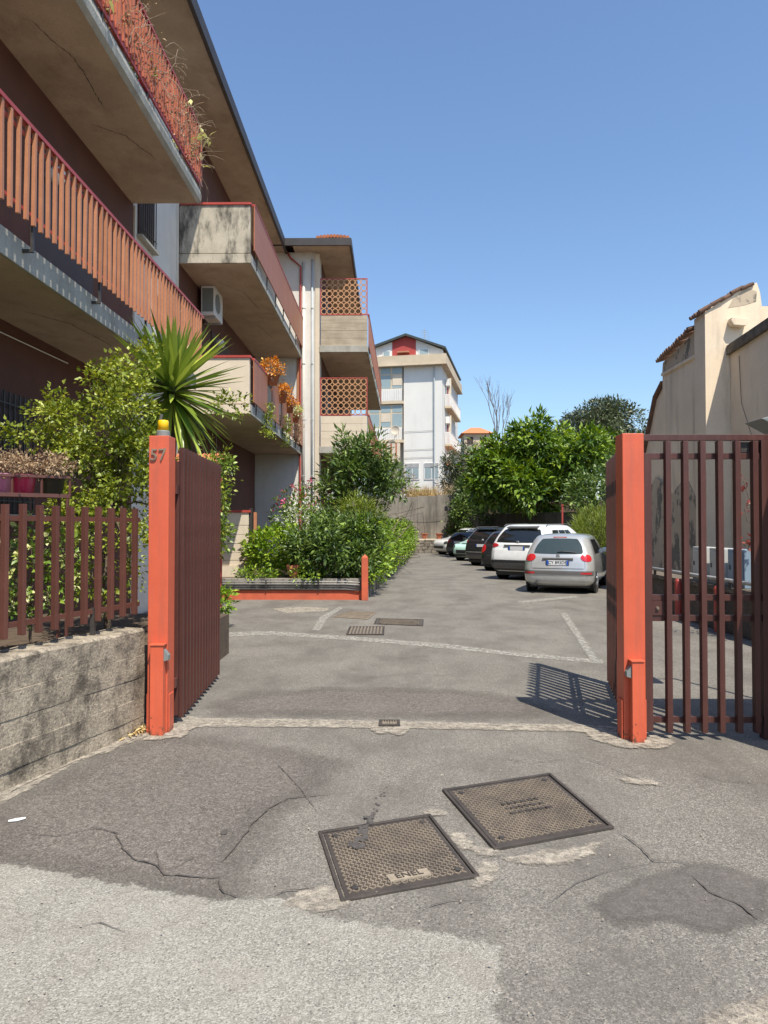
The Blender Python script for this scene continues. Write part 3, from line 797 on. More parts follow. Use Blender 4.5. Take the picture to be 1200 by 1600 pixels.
def grating(p0, p1, label, n):
    (x0, y0), (x1, y1) = p0, p1
    root = thing("drain_grating", label, "drain", ((x0 + x1) / 2, (y0 + y1) / 2, 0))
    B("pit", M_oil, root, x0 + .01, x1 - .01, y0 + .01, y1 - .01, 0.002, 0.006)
    f = MB(); w = .022
    f.box(x0, x1, y0, y0 + w, 0, .02).box(x0, x1, y1 - w, y1, 0, .02).box(x0, x0 + w, y0 + w, y1 - w, 0, .02).box(x1 - w, x1, y0 + w, y1 - w, 0, .02)
    f.build("frame", M_iron, root)
    me = None
    for i in range(n):
        x = x0 + w + (x1 - x0 - 2 * w) * (i + .5) / n
        bw = (x1 - x0 - 2 * w) / n * .5
        if me is None:
            me = MB().box(-bw / 2, bw / 2, -(y1 - y0) / 2 + w, (y1 - y0) / 2 - w, 0.007, .018).mesh("bar", M_rust)
        link("bar", me, root, (x - (x0 + x1) / 2, 0, 0))
a, b = gp(541, 992), gp(594, 980)
grating(a, (a[0] + .56, b[1]), "iron drain grating with parallel bars beside the dark manhole cover", 10)
a, b = gp(592, 1134.5), gp(626, 1126)
grating(a, (a[0] + .17, b[1]), "little iron drain grating set in the gateway mortar strip", 6)

# ================================================================== GATEWAY
def gate_post(label, x0, x1, y0, h, box_x0, box_x1, box_h, hood_side):
    root = thing("gate_post", label, "gate post", ((x0 + x1) / 2, y0 + .085, 0), "coral gate posts")
    B("column", M_coral, root, x0, x1, y0, y0 + .17, 0, h, bevel=.006)
    B("cover_box", M_coral, root, box_x0, box_x1, y0 - .075, y0 - .002, 0.0, box_h, bevel=.004)
    B("cover_lid", M_coral, root, box_x0 - .008, box_x1 + .008, y0 - .083, y0 - .003, box_h + .001, box_h + .012, bevel=.003)
    s = hood_side
    xs = box_x1 if s > 0 else box_x0
    m = MB()
    m.add([(xs, y0 - .06, box_h - .03), (xs + s * .035, y0 - .06, box_h - .075), (xs + s * .035, y0 - .06, box_h - .11), (xs, y0 - .06, box_h - .12),
           (xs, y0 - .01, box_h - .03), (xs + s * .035, y0 - .01, box_h - .075), (xs + s * .035, y0 - .01, box_h - .11), (xs, y0 - .01, box_h - .12)],
          [(0, 1, 2, 3), (7, 6, 5, 4), (0, 4, 5, 1), (1, 5, 6, 2), (2, 6, 7, 3), (3, 7, 4, 0)])
    m.build("key_switch_hood", M_greyplastic, root)
    B("base_plate", M_coral, root, x0 - .012, x0 - .001, y0 + .02, y0 + .12, 0, .30, bevel=.002)
    B("base_plate", M_coral, root, x1 + .001, x1 + .012, y0 + .02, y0 + .12, 0, .30, bevel=.002)
    return root
lp = gate_post("coral red square gate post numbered 57 with yellow beacon on top", -1.89, -1.734, 5.5, 2.31, -1.845, -1.745, .69, 1)
rp = gate_post("coral red square gate post beside the barred pedestrian gate", 1.738, 1.90, 5.36, 2.305, 1.775, 1.862, .60, -1)
text_obj("house_number", "5", .13, .006, M_rust, lp, (-1.850, 5.493, 2.155), (R(90), R(4), 0), local=False)
text_obj("house_number", "7", .13, .006, M_rust, lp, (-1.782, 5.493, 2.157), (R(90), R(-4), 0), local=False)
bc = thing("beacon_lamp", "yellow flashing beacon on grey base atop the numbered gate post", "beacon", (-1.805, 5.58, 2.31))
MB().lathe([(.052, 2.308), (.052, 2.35), (.046, 2.357)], (-1.805, 5.58, 0), 20).build("base", M_greyplastic, bc, smooth=False)
MB().lathe([(.043, 2.357), (.041, 2.432), (.036, 2.44), (.01, 2.442)], (-1.805, 5.58, 0), 20).build("lens", M_yellow, bc, smooth=True)
MB().tube([(-1.85, 5.64, 2.3), (-1.855, 5.645, 2.42), (-1.84, 5.65, 2.50)], .012, 6).build("antenna", M_cable, bc)

def gate_leaf(label, a, b, side, z0, z1, n, group):
    """a hinge end, b free end (x, y); side: +1 when the bars face right of a->b"""
    a = Vector((*a, 0)); b = Vector((*b, 0)); d = (b - a).normalized(); s = Vector((d.y, -d.x, 0)) * side
    root = thing("gate_leaf", label, "gate", (a.x, a.y, 0), group)
    L_ = (b - a).length
    up = Vector((0, 0, 1))
    for z, t in ((z0 + .10, .04), (.98, .04), (1.14, .04), (z1 - .16, .04)):
        MB().obox(a + up * z, b + up * z, .03, t).build("rail", M_gate, root)
    for p in (a, b):
        q = p - s * .0
        MB().obox(q + up * (z0 + .03), q + up * (z1 - .12), .05, .05, up=d).build("stile", M_gate, root)
    MB().obox(a + d * (L_ - .2) + up * 1.06 - s * .002, a + d * (L_ - .06) + up * 1.06 - s * .002, .02, .12).build("lock_plate", M_gate, root)
    bar = MB().obox((0, 0, 0), (0, 0, z1 - z0), .045, .03, up=tuple(d)).mesh("bar", M_gate, bevel=.002)
    for i in range(n):
        p = a + d * (L_ * (i + .35) / (n - .3)) + s * .0335
        link("bar", bar, root, (p.x - a.x, p.y - a.y, z0))
    for z in (.35, 1.9):
        MB().obox(a - d * .09 + up * z, a + up * z, .05, .07).build("hinge", M_gate, root)
    return root
gate_leaf("brown barred gate leaf swung open behind the numbered post", (-1.752, 5.76), (-1.862, 7.5), 1, .05, 2.25, 14, "vehicle gate leaves")
gate_leaf("brown barred gate leaf swung open casting a striped shadow on asphalt", (1.885, 5.62), (2.235, 7.25), -1, .05, 2.25, 13, "vehicle gate leaves")

pg = thing("pedestrian_gate", "brown barred pedestrian gate with brass lock beside the coral post", "gate", (2.35, 5.42, 0))
B("lintel", M_gate, pg, 1.902, 3.1, 5.40, 5.45, 2.255, 2.30, bevel=.003)
B("stile", M_gate, pg, 1.915, 1.972, 5.405, 5.455, .06, 2.16, bevel=.003)
B("stile", M_gate, pg, 2.80, 2.90, 5.40, 5.48, .0, 2.254, bevel=.003)
for z0, z1 in ((2.115, 2.16), (1.04, 1.085), (.885, .93), (.12, .165)):
    B("rail", M_gate, pg, 1.973, 2.799, 5.42, 5.455, z0, z1, bevel=.002)
B("lock_plate", M_gate, pg, 1.973, 2.06, 5.412, 5.452, .931, 1.039)
MB().lathe([(.011, -.012), (.013, 0), (.009, .006)], (2.01, 5.408, .985), 12, 'y').build("lock_cylinder", M_rust, pg)
MB().box(2.66, 2.795, 5.43, 5.50, 2.165, 2.245).build("gate_closer", M_darkmetal, pg, bevel=.004)
bar = MB().box(-.02, .02, -.0365, .0165, 0, 2.19).mesh("bar", M_gate, bevel=.002)
for x in (2.085, 2.217, 2.346, 2.477, 2.608, 2.74):
    link("bar", bar, pg, (x - 2.35, 5.403 - 5.42, .058))

pw_ = thing("gate_pillar", "masonry pillar at the far side of the pedestrian gate", "pillar", (3.5, 4.9, 0))
B("shaft", M_house, pw_, 3.06, 4.6, 4.35, 5.30, 0, 2.5, bevel=.01)
B("cap", M_coping, pw_, 3.03, 4.65, 4.31, 5.34, 2.501, 2.58, bevel=.01)

# ------------------------------------------------------------------ low concrete wall and fence on the street
wd = Vector((0.40, 1.34, 0)).normalized(); wn_ = Vector((wd.y, -wd.x, 0))
w0 = Vector((-2.35, 4.26, 0))
def wp(t, s, z):
    p = w0 + wd * t + wn_ * s
    return Vector((p.x, p.y, z))
lw = thing("street_wall", "low weathered concrete wall with board marks, under the brown fence", "wall", tuple(w0))
T0, T1 = -3.0, 1.40
zs = [0.0, .115, .265, .425, .60, .80]
for i in range(5):
    m = MB()
    s_ = [0.0, .004, .001, .005, .002][i]
    n = 40
    rnd = random.Random(i + 50)
    z0, z1 = zs[i], zs[i + 1] - (.0012 if i < 4 else 0)
    vs_ = []; fs_ = []
    for k in range(n + 1):
        t = T0 + (T1 - T0) * k / n
        j = rnd.uniform(-.003, .003)
        top = z1 + (rnd.uniform(-.0025, .002) if i < 4 else .02 * (1 - k / n) + rnd.uniform(-.006, .006))
        vs_ += [wp(t, s_ + j, z0 - (.05 if i == 0 else 0)), wp(t, s_ + j, top - (.02 if i == 4 else .003)), wp(t, s_ + j - (.02 if i == 4 else .003), top), wp(t, -.25, top), wp(t, -.25, z0 - (.05 if i == 0 else 0))]
        if k:
            b_ = (k - 1) * 5; c_ = k * 5
            fs_ += [(b_ + q, c_ + q, c_ + (q + 1) % 5, b_ + (q + 1) % 5) for q in range(5)]
    fs_ += [tuple(range(5)), tuple(range(n * 5 + 4, n * 5 - 1, -1))]
    m.add(vs_, fs_).build("concrete_course", M_oldwall, lw)
m = MB().obox(wp(T0, -.12, .3), wp(T1, -.12, .3), .2, .5); m.build("core", M_oldwall, lw)

fe = thing("street_fence", "brown metal bar fence on the low concrete wall", "fence", tuple(wp(0, -.12, .81)))
for z, in ((1.655,), (.975,)):
    MB().obox(wp(T0, -.145, z), wp(T1 + .12, -.145, z), .02, .035).build("rail", M_fence, fe)
fbar = MB().obox((0, 0, 0), (0, 0, .845), .042, .03, up=tuple(wd)).mesh("bar", M_fence, bevel=.002)
t = -2.95 ; k = 0
ts = [0.14 + .1435 * i for i in range(-21, 10)]
org = wp(0, -.12, .81)
for t in ts:
    p = wp(t, -.12, .90 + .004 * random.uniform(-1, 1))
    link("bar", fbar, fe, tuple(p - org))
for t in (-2.4, -.9, 0.98):
    MB().obox(wp(t, -.145, .75), wp(t, -.145, 1.0), .03, .03).build("support", M_darkmetal, fe)

# pots and dried flowers in a rack behind the fence
rk = thing("plant_rack", "brown metal plant rack behind the street fence", "rack", (-3.02, 5.6, 0))
def rp_(px, py, Y): return at(px, py, Y)
a_, b_ = Vector((-3.35, 5.3, 1.85)), Vector((-2.70, 5.85, 1.85))
dr = (b_ - a_).normalized(); pr = Vector((dr.y, -dr.x, 0))
for s in (-.12, .12):
    MB().obox(a_ + pr * s, b_ + pr * s, .02, .03).build("shelf_rail", M_fence, rk)
for t in (0, .25, .5, .75, 1.0):
    q = a_.lerp(b_, t)
    MB().obox(q + pr * .12, Vector((q.x + pr.x * .12, q.y + pr.y * .12, 2.0)), .015, .015).build("upright", M_fence, rk)
for t in (0.02, .98):
    for s in (-.12, .12):
        q = a_.lerp(b_, t) + pr * s
        MB().obox((q.x, q.y, 0), (q.x, q.y, 1.834), .02, .02).build("leg", M_fence, rk)
MB().obox(a_ + pr * .13 + Vector((0, 0, .15)), b_ + pr * .13 + Vector((0, 0, .15)), .012, .02).build("guard_rail", M_fence, rk)
pots = [(.12, M_pink, "lilac pink pot of dried flowers on the plant rack", 1), (.43, M_pink, "pink pot of dried flowers between the lilac and magenta pots", 2), (.62, M_magenta, "magenta red pot of dried flowers on the plant rack", 3), (.88, M_darkmetal, "black bowl of dry grey stalks at the end of the rack", 4)]
for t, mt, lb, sd in pots:
    q = a_.lerp(b_, t); q.z = 1.866
    pt = thing("flower_pot", lb, "flower pot", tuple(q), "pots on the plant rack")
    MB().lathe([(.075, 1.866), (.095, 1.99), (.103, 1.992), (.103, 2.015), (.09, 2.016), (.085, 1.98)], (q.x, q.y, 0), 18).build("pot", mt, pt, smooth=True)
    rng = np.random.default_rng(sd)
    C, A = crown_pts((q.x, q.y, 2.09), (.19, .19, .10), 90, rng, .3, .2)
    leaves_obj("dried_flowers", [clump_leaves(C, A, 9, .04, .028, .016, rng)], L_dry, pt)
    mb = MB(); rr = random.Random(sd)
    for k in range(26):
        e = C[rr.randrange(len(C))]
        mb.tube([(q.x, q.y, 1.99), (q.x * .6 + e[0] * .4, q.y * .6 + e[1] * .4, 2.04), tuple(e)], .004, 4, .002)
    mb.build("stalks", M_twig, pt)

# ================================================================== APARTMENT BUILDING ON THE LEFT
tag(MB().prism([(-4.55, 2.0), (-3.2, 2.0), (-2.28, 5.2), (-2.06, 5.9), (-2.06, 9.0), (-4.55, 9.0)], -.05, .5).build("garden_soil", M_soil), kind="structure")
FX = -4.62
ab = thing("apartment_building", "three storey brown and cream apartment building with terracotta balcony railings", "building", (-6.5, 14, 0))
# walls: brown facade behind the balconies, pale stairwell strip, pale projecting wing
B("wall", M_brown, ab, -12, FX, 1.0, 12.55, 0, 10.95)
B("wall", M_white, ab, -12, FX - .002, 12.552, 15.2, 0, 10.95)
B("wall", M_brown, ab, -12, FX, 15.202, 23.9, 0, 10.95)
B("wall", M_white, ab, -12, -2.49, 24.0, 44, 0, 10.95)
B("wall", M_brown, ab, -2.488, -2.46, 25.0, 43.5, .5, 10.9)
# eaves
e1 = B("eave", M_soffit, ab, -12, -3.62, 1.0, 24.9, 10.952, 11.10)
B("fascia", M_fascia, e1, -3.618, -3.54, 1.0, 24.05, 10.90, 11.16)
MB().extr([(-3.62, .9, 11.17), (-3.56, .9, 11.23), (-8, .9, 13.2), (-8, .9, 13.05)], (0, 24, 0)).build("roof", M_tile, ab)
e2 = B("eave", M_soffit, ab, -3.3, -1.40, 23.4, 44.5, 10.953, 11.09)
B("fascia", M_fascia, e2, -4.4, -1.34, 23.32, 23.398, 10.93, 11.17)
B("fascia", M_fascia, e2, -1.398, -1.33, 23.399, 44.5, 10.93, 11.17)
MB().add([(-1.36, 23.36, 11.18), (-7, 23.36, 11.18), (-7, 44, 11.18), (-1.36, 44, 11.18), (-4.2, 27, 12.1), (-4.2, 41, 12.1)], [(0, 4, 1), (1, 4, 5, 2), (2, 5, 3), (3, 5, 4, 0), (0, 1, 2, 3)]).build("roof", M_tile, ab)
tl = MB().tube([(0, 0, 0), (0, .42, .09)], .06, 8, .05).mesh("roof_tile", M_tile_new)
for i in range(10):
    link("roof_tile", tl, ab, Vector((-2.45 + i * .11, 23.34, 11.20 + .045 * math.sin(math.pi * i / 9))) - wl(ab))

def slat_rail(bal, x, y0, y1, zb, zt, pitch, mat, rail_mat, w=.032, th=.034, brackets=True, zslab=None, skip=None):
    n = int((y1 - y0) / pitch)
    me = MB().box(-th / 2, th / 2, -w / 2, w / 2, 0, zt - zb).mesh("slat", mat)
    o0 = wl(bal)
    for i in range(n + 1):
        y = y0 + i * pitch
        if skip and skip(y): continue
        sl = link("slat", me, bal, Vector((x, y, zb + random.uniform(-.006, .004))) - o0)
        sl.rotation_euler = (random.gauss(0, .006), random.gauss(0, .004), random.gauss(0, .03))
    B("handrail", rail_mat, bal, x - .045, x + .02, y0 - .04, y1 + .04, zt + .004, zt + .045)
    for z in (zb + .09, zt - .09):
        B("rail", rail_mat, bal, x - .038, x - .016, y0 - .02, y1 + .02, z, z + .03)
    if brackets:
        y = y0 + .4
        while y < y1:
            MB().box(x - .036, x - .012, y - .015, y + .015, zslab - .10, zt).box(x - .14, x - .036, y - .012, y + .012, zslab - .10, zslab - .07).build("upright", M_darkmetal, bal)
            y += 1.55

# --- near bay, first floor
b1 = B("balcony", M_soffit, ab, FX, -3.54, 1.5, 12.62, 4.06, 4.30)
tag(b1, "balcony with terracotta slat railing above the garden shrubs")
B("slab_edge", M_slab, b1, -3.538, -3.50, 1.5, 12.64, 4.055, 4.31, bevel=.006)
slat_rail(b1, -3.385, 1.6, 12.60, 4.44, 5.325, .1395, M_slat, M_rail, zslab=4.3)
# --- near bay, second floor
b2 = B("balcony", M_soffit, ab, FX, -3.46, 1.5, 12.5, 7.36, 7.60)
tag(b2, "upper balcony with red slat railing overgrown by dry vines")
MB().extr([(-3.458, 1.5, 7.355), (-3.40, 1.5, 7.40), (-3.39, 1.5, 7.50), (-3.42, 1.5, 7.62), (-3.458, 1.5, 7.62)], (0, 11.02, 0)).build("slab_edge", M_slab, b2)
B("kick_rail", M_rail, b2, -3.415, -3.39, 1.55, 12.48, 7.66, 7.80)
slat_rail(b2, -3.385, 1.6, 12.46, 7.72, 8.60, .118, M_slat_red, M_rail, w=.036, zslab=7.6)

# --- middle bay balconies
X2 = -3.06
def mid_balcony(zb, zt, end_mat, label, zcut):
    b = B("balcony", M_soffit, ab, FX, X2 - .05, 15.32, 23.98, zb, zb + .2)
    tag(b, label)
    B("slab_edge", M_slab, b, X2 - .048, X2 + .0, 15.30, 23.98, zb - .005, zb + .21, bevel=.006)
    B("end_slab_edge", M_stain if end_mat is M_stain else M_cream, b, FX + .002, X2 + .004, 15.25, 15.299, zb - .01, zb + .19, bevel=.006)
    B("end_parapet", end_mat, b, FX + .003, X2 - .02, 15.28, 15.40, zb + .212, zt, bevel=.01)
    B("end_coping", M_rail, b, FX, X2 + .012, 15.25, 15.43, zt + .001, zt + .05)
    return b
b3 = mid_balcony(7.33, 8.60, M_stain, "upper balcony whose concrete end parapet is streaked black", 0)
b4 = mid_balcony(4.05, 5.26, M_cream, "lower balcony with cream end parapet and orange flower pots", 0)
# upper: continuous red-brown sheet boards side by side
me = MB().box(-.012, .012, -.068, .068, 0, .98).mesh("slat", M_sheet)
y = 15.50; i = 0
while y < 23.9:
    link("slat", me, b3, Vector((X2 + .045, y, 7.66)) - wl(b3)); y += .1385; i += 1
B("handrail", M_rail, b3, X2 - .0, X2 + .065, 15.432, 23.95, 8.645, 8.685)
for y in np.arange(15.9, 23.9, 1.3):
    B("upright", M_darkmetal, b3, X2 + .005, X2 + .03, y - .015, y + .015, 7.38, 8.64)
# lower: sheet panels with gaps for the pots
me2 = MB().box(-.012, .012, -.068, .068, 0, .92).mesh("slat", M_sheet)
y = 15.50
GAPS = [(17.05, 17.75), (18.9, 19.25), (20.3, 20.65), (21.5, 21.95)]
while y < 23.9:
    if not any(g0 < y < g1 for g0, g1 in GAPS):
        link("slat", me2, b4, Vector((X2 + .045, y, 4.32)) - wl(b4))
    y += .1385
B("handrail", M_rail, b4, X2 - .0, X2 + .065, 15.432, 17.0, 5.245, 5.29)
B("rail", M_darkmetal, b4, X2 + .0, X2 + .03, 15.45, 23.95, 4.36, 4.40)
B("rail", M_darkmetal, b4, X2 + .0, X2 + .03, 15.45, 23.95, 5.08, 5.12)
for y in np.arange(15.9, 23.9, 1.3):
    B("upright", M_darkmetal, b4, X2 + .005, X2 + .028, y - .015, y + .015, 4.1, 5.24)

# --- projecting wing: balconies with lattice screens
def lattice(parent, x0, x1, y, z0, z1, nx, nz):
    f = MB()
    t = .03
    f.box(x0, x1, y - .02, y + .02, z0, z0 + t).box(x0, x1, y - .02, y + .02, z1 - t, z1)
    f.box(x0, x0 + t, y - .02, y + .02, z0 + t, z1 - t).box(x1 - t, x1, y - .02, y + .02, z0 + t, z1 - t)
    fr = f.build("screen_frame", M_rail, parent)
    g_ = MB()
    cw = (x1 - x0 - 2 * t) / nx; ch = (z1 - z0 - 2 * t) / nz
    for i in range(nx):
        for j in range(nz):
            cx = x0 + t + (i + .5) * cw; cz = z0 + t + (j + .5) * ch
            seg = 10; r0, r1 = .53, .40
            vs_ = []
            for k in range(seg):
                a = 2 * math.pi * k / seg
                for r_ in (r0, r1):
                    for yy in (-.012, .012):
                        vs_.append((cx + cw * r_ * math.cos(a), y + yy, cz + ch * r_ * math.sin(a)))
            fs_ = []
            for k in range(seg):
                a = k * 4; b = ((k + 1) % seg) * 4
                fs_ += [(a, b, b + 2, a + 2), (a + 1, a + 3, b + 3, b + 1), (a, a + 1, b + 1, b), (a + 2, b + 2, b + 3, a + 3)]
            g_.add(vs_, fs_)
    tag(g_.build("lattice_rings", M_lattice, fr), kind="stuff")

XL, XR = -2.45, -.82
def wing_balcony(zb, zp, zl, mat, label):
    b = MB().prism([(XL, 24.0), (XR, 24.0), (-.57, 36.0), (XL, 36.0)], zb, zb + .2).build("balcony", M_soffit, ab)
    tag(b, label)
    nb = 4; hh = (zp - zb - .22) / nb
    B("end_slab_edge", M_slab, b, XL - .0, XR + .01, 23.93, 23.998, zb - .01, zb + .21, bevel=.008)
    for k in range(nb):
        z0 = zb + .212 + k * hh
        B("concrete_course", mat, b, XL + .05, XR - .01, 23.95 + .004 * (k % 2), 24.09, z0, z0 + hh - .006, bevel=.004)
    lattice(b, XL + .02, XR, 23.99, zp + .01, zl, 8, 6)
    r_ = MB()
    for i in range(80):
        t = i / 79
        x = XR + .04 + .25 * t; y = 24.08 + 11.9 * t
        r_.box(x - .012, x + .012, y - .062, y + .062, zb + .24, zp + .0)
    tag(r_.build("railing_slats", M_sheet, b), kind="stuff")
    MB().obox((XR + .03, 24.0, zp + .03), (-.54, 36, zp + .03), .06, .05).build("handrail", M_rail, b)
    MB().obox((XR + .0, 24.0, zb + .1), (-.57, 36, zb + .1), .03, .22).build("slab_edge", M_stain, b)
    return b
wing_balcony(7.53, 8.78, 10.05, M_board, "upper wing balcony with ring lattice screen over bare board-marked concrete")
wing_balcony(4.10, 5.36, 6.66, M_cream, "lower wing balcony with ring lattice screen over cream parapet with rust stain")

# side rooms of the wing hidden behind screens, shutters
for z in (4.6, 8.0):
    B("shutter", M_shutter, ab, -2.459, -2.43, 25.6, 27.6, z, z + 2.2)
# pale stairwell windows
def facade_window(y0, y1, z0, z1, grille=False, awn=False, dark=False):
    w = B("window", M_shutter, ab, FX - .0, FX + .035, y0, y1, z0, z1)
    B("pane", M_shutter if dark else M_glass, w, FX + .036, FX + .040, y0 + .07, y1 - .07, z0 + .07, z1 - .07)
    B("sill", M_slab, w, FX + .002, FX + .12, y0 - .06, y1 + .06, z0 - .05, z0 - .002)
    if grille:
        me = MB().box(-.008, .008, -.008, .008, 0, z1 - z0).mesh("grille_bar", M_darkmetal)
        y = y0 + .06
        while y < y1:
            link("grille_bar", me, w, Vector((FX + .09, y, z0)) - wl(w)); y += .115
        for z in (z0 + .15, z1 - .15):
            B("grille_rail", M_darkmetal, w, FX + .082, FX + .098, y0, y1, z, z + .012)
    if awn:
        MB().extr([(FX + .002, y0 - .1, z1 + .16), (FX + .30, y0 - .1, z1 + .02), (FX + .30, y0 - .1, z1 - .01), (FX + .002, y0 - .1, z1 + .12)], (0, y1 - y0 + .2, 0)).build("canopy", M_slab, w)
    return w
facade_window(12.75, 13.55, 6.9, 8.1, grille=True, dark=True)
facade_window(13.85, 14.9, 5.0, 6.0, awn=True)
facade_window(6.9, 8.95, 1.75, 3.2, grille=True, dark=True)
facade_window(2.4, 4.2, 1.75, 3.2, grille=True)
B("shutter", M_shutter, ab, FX, FX + .03, 4.5, 6.3, 4.35, 6.7)
B("shutter", M_shutter, ab, FX, FX + .03, 9.0, 10.8, 4.35, 6.7)
B("shutter", M_shutter, ab, FX, FX + .03, 5.0, 6.8, 7.65, 9.9)
B("shutter", M_shutter, ab, FX, FX + .03, 18.0, 20.0, 4.3, 6.6)
B("shutter", M_shutter, ab, FX, FX + .03, 18.6, 20.6, 7.6, 9.9)
# stairwell corner strip
B("corner_strip", M_pipe, ab, FX - .0, FX + .03, 12.56, 12.62, 4.4, 7.355)
B("corner_strip", M_pipe, ab, FX - .0, FX + .03, 15.08, 15.16, 2.0, 9.5)
# drainpipes and conduits on the wing's end wall
def pipe(px, zt, zb, r_, mat, name="drainpipe", Y=23.975):
    x = (px - VX) / F * Y
    p = MB().tube([(x, Y, zb), (x, Y, zt)], r_, 10).build(name, mat, ab, smooth=True)
    z = zb + .8
    while z < zt:
        MB().lathe([(r_ + .008, z), (r_ + .008, z + .035)], (x, Y, 0), 10).build("pipe_clip", M_galv, p); z += 1.9
pipe(473.5, 10.6, .6, .055, M_pipe)
pipe(487, 10.7, .6, .035, M_pipegrey)
B("pilaster", M_cream, ab, -2.60, -2.45, 23.955, 23.999, .6, 10.9)
x0 = (468.5 - VX) / F * 23.93
MB().tube([((447 - VX) / F * 23.9, 23.93, 10.95), ((452 - VX) / F * 23.9, 23.93, 10.75), (x0, 23.93, 10.45), (x0, 23.93, .7)], .03, 8).build("red_conduit", M_rail, ab)
B("salmon_strip", M_slat, ab, (466.5 - VX) / F * 23.9 - .08, (466.5 - VX) / F * 23.9 + .0, 23.96, 23.999, 4.2, 7.3)
# ground floor of the middle bay
B("door", M_shutter, ab, FX + .0, FX + .03, 16.6, 17.7, .8, 3.2)
B("red_post", M_rail, ab, FX + .6, FX + .72, 15.9, 16.0, .5, 3.3)
# small cables under the near balcony
MB().tube([(FX + .02, 4.4, 3.95), (FX + .03, 7.0, 3.86), (FX + .02, 10, 3.92)], .008, 5).build("cable", M_whitepaint, ab)
MB().tube([(FX + .02, 6.4, 3.9), (FX + .05, 7.6, 3.2), (FX + .02, 8.2, 2.9)], .005, 5).build("cable", M_whitepaint, ab)

# ------------------------------------------------------------------ air conditioner
def air_con(name, label, x, y, z, rz=0, w=.82, d=.32, h=.62, group=None):
    r_ = thing(name, label, "air conditioner", (x, y, z), group, rz)
    MB().box(-d / 2, d / 2, -w / 2, w / 2, 0, h).build("casing", M_whitepaint, r_, local=True, bevel=.015)
    MB().lathe([(.22, 0), (.235, .008), (.215, .012)], (d / 2, -.1, h / 2), 20, 'x').build("fan_grille", M_greyplastic, r_, local=True)
    MB().box(-d / 2 + .03, d / 2 - .03, -w / 2 - .004, -w / 2, .08, h - .06).build("side_vent", M_greyplastic, r_, local=True)
    for s in (-.28, .28):
        MB().box(-d / 2 - .1, d / 2, s - .015, s + .015, -.04, -.002).build("bracket", M_galv, r_, local=True)
    return r_
air_con("air_conditioner", "white air conditioner on brown wall below the stained balcony", -4.36, 17.1, 6.62, h=.70)

# ------------------------------------------------------------------ dry vine on the upper near balcony
vn = thing("dry_vine", "leafless dry vine tangled over the red upper railing", "vine", (-3.4, 9.5, 7.62))
mb = MB(); rnd = random.Random(21)
for k in range(190):
    y = 5.5 + rnd.random() ** .7 * 6.9
    p = Vector((-3.42 + rnd.uniform(-.1, .06), y, rnd.uniform(7.7, 8.5)))
    pts = [p]
    d = Vector((rnd.uniform(-.2, .9), rnd.uniform(-.8, .8), rnd.uniform(-.1, 1))).normalized()
    for s in range(6):
        d = (d + Vector((rnd.uniform(-.5, .5), rnd.uniform(-.5, .5), rnd.uniform(-.65, .3)))).normalized()
        p = p + d * rnd.uniform(.05, .13); pts.append(p)
    mb.tube(pts, .006, 4, .002)
tag(mb.build("twigs", M_twig, vn), kind="stuff")
rng = np.random.default_rng(12)
C = np.stack([rng.uniform(-3.42, -3.22, 60), rng.uniform(6.5, 12.4, 60), rng.uniform(7.75, 8.75, 60)], 1)
leaves_obj("dead_leaves", [clump_leaves(C, rdirs(60, rng), 5, .08, .05, .03, rng)], L_dry, vn)
C = np.stack([rng.uniform(-3.36, -3.26, 12), rng.choice([11.4, 12.2, 8.2, 6.9], 12), rng.choice([8.4, 7.95], 12)], 1) + rng.normal(size=(12, 3)) * .05
leaves_obj("yellow_leaves", [clump_leaves(C, rdirs(12, rng), 5, .06, .14, .05, rng)], L_cream, vn)

# ------------------------------------------------------------------ flower pots on the lower middle balcony
for i, (y, zz, s, sd, lb) in enumerate([(17.4, 5.30, 1.35, 3, "big terracotta pot of orange flowers on the lower balcony railing"),
                                  (19.07, 5.14, .9, 4, "terracotta pot of orange flowers hung second along the lower balcony railing"),
                                  (20.5, 5.10, .9, 5, "terracotta pot of orange flowers hung third along the lower balcony railing"),
                                  (21.75, 5.00, .9, 6, "terracotta pot trailing pale leaves at the drainpipe end of the balcony")]):
    x = X2 + .10
    pt = thing("flower_pot", lb, "flower pot", (x, y, zz - .2), "pots on the lower balcony railing")
    MB().lathe([(.10 * s, zz - .2), (.15 * s, zz + .02), (.165 * s, zz + .02), (.165 * s, zz + .05), (.14 * s, zz + .05)], (x, y, 0), 14).build("pot", M_pot, pt, smooth=True)
    rng = np.random.default_rng(sd)
    C, A = crown_pts((x, y, zz + .16 * s), (.24 * s, .30 * s, .18 * s), 60, rng, .3, .3)
    leaves_obj("flowers", [clump_leaves(C, A, 9, .06, .06, .045, rng)], L_orange if i < 3 else L_cream, pt)["kind"] = "stuff"
    C, A = crown_pts((x + .02, y, zz - .0), (.2 * s, .26 * s, .2 * s), 24, rng, .3, .3)
    leaves_obj("leaves", [clump_leaves(C, A, 8, .06, .06, .035, rng)], L_dry, pt)
for i, (y, z, lb) in enumerate([(17.0, 4.1, "trailing yellow green plant spilling under the lower balcony edge"), (19.9, 4.25, "second trailing plant spilling over the lower balcony edge"), (22.3, 4.6, "pale trailing plant hanging beside the drainpipes")]):
    rng = np.random.default_rng(30 + i)
    pt = thing("trailing_plant", lb, "plant", (X2 + .08, y, z + .3), "plants trailing from the lower balcony")
    C = np.stack([X2 + .08 + rng.normal(size=70) * .07, y + rng.normal(size=70) * .2, z + rng.uniform(-.35, .45, 70)], 1)
    leaves_obj("leaves", [clump_leaves(C, rdirs(70, rng), 7, .06, .07, .035, rng)], L_yellowgreen if i < 2 else L_dry, pt)

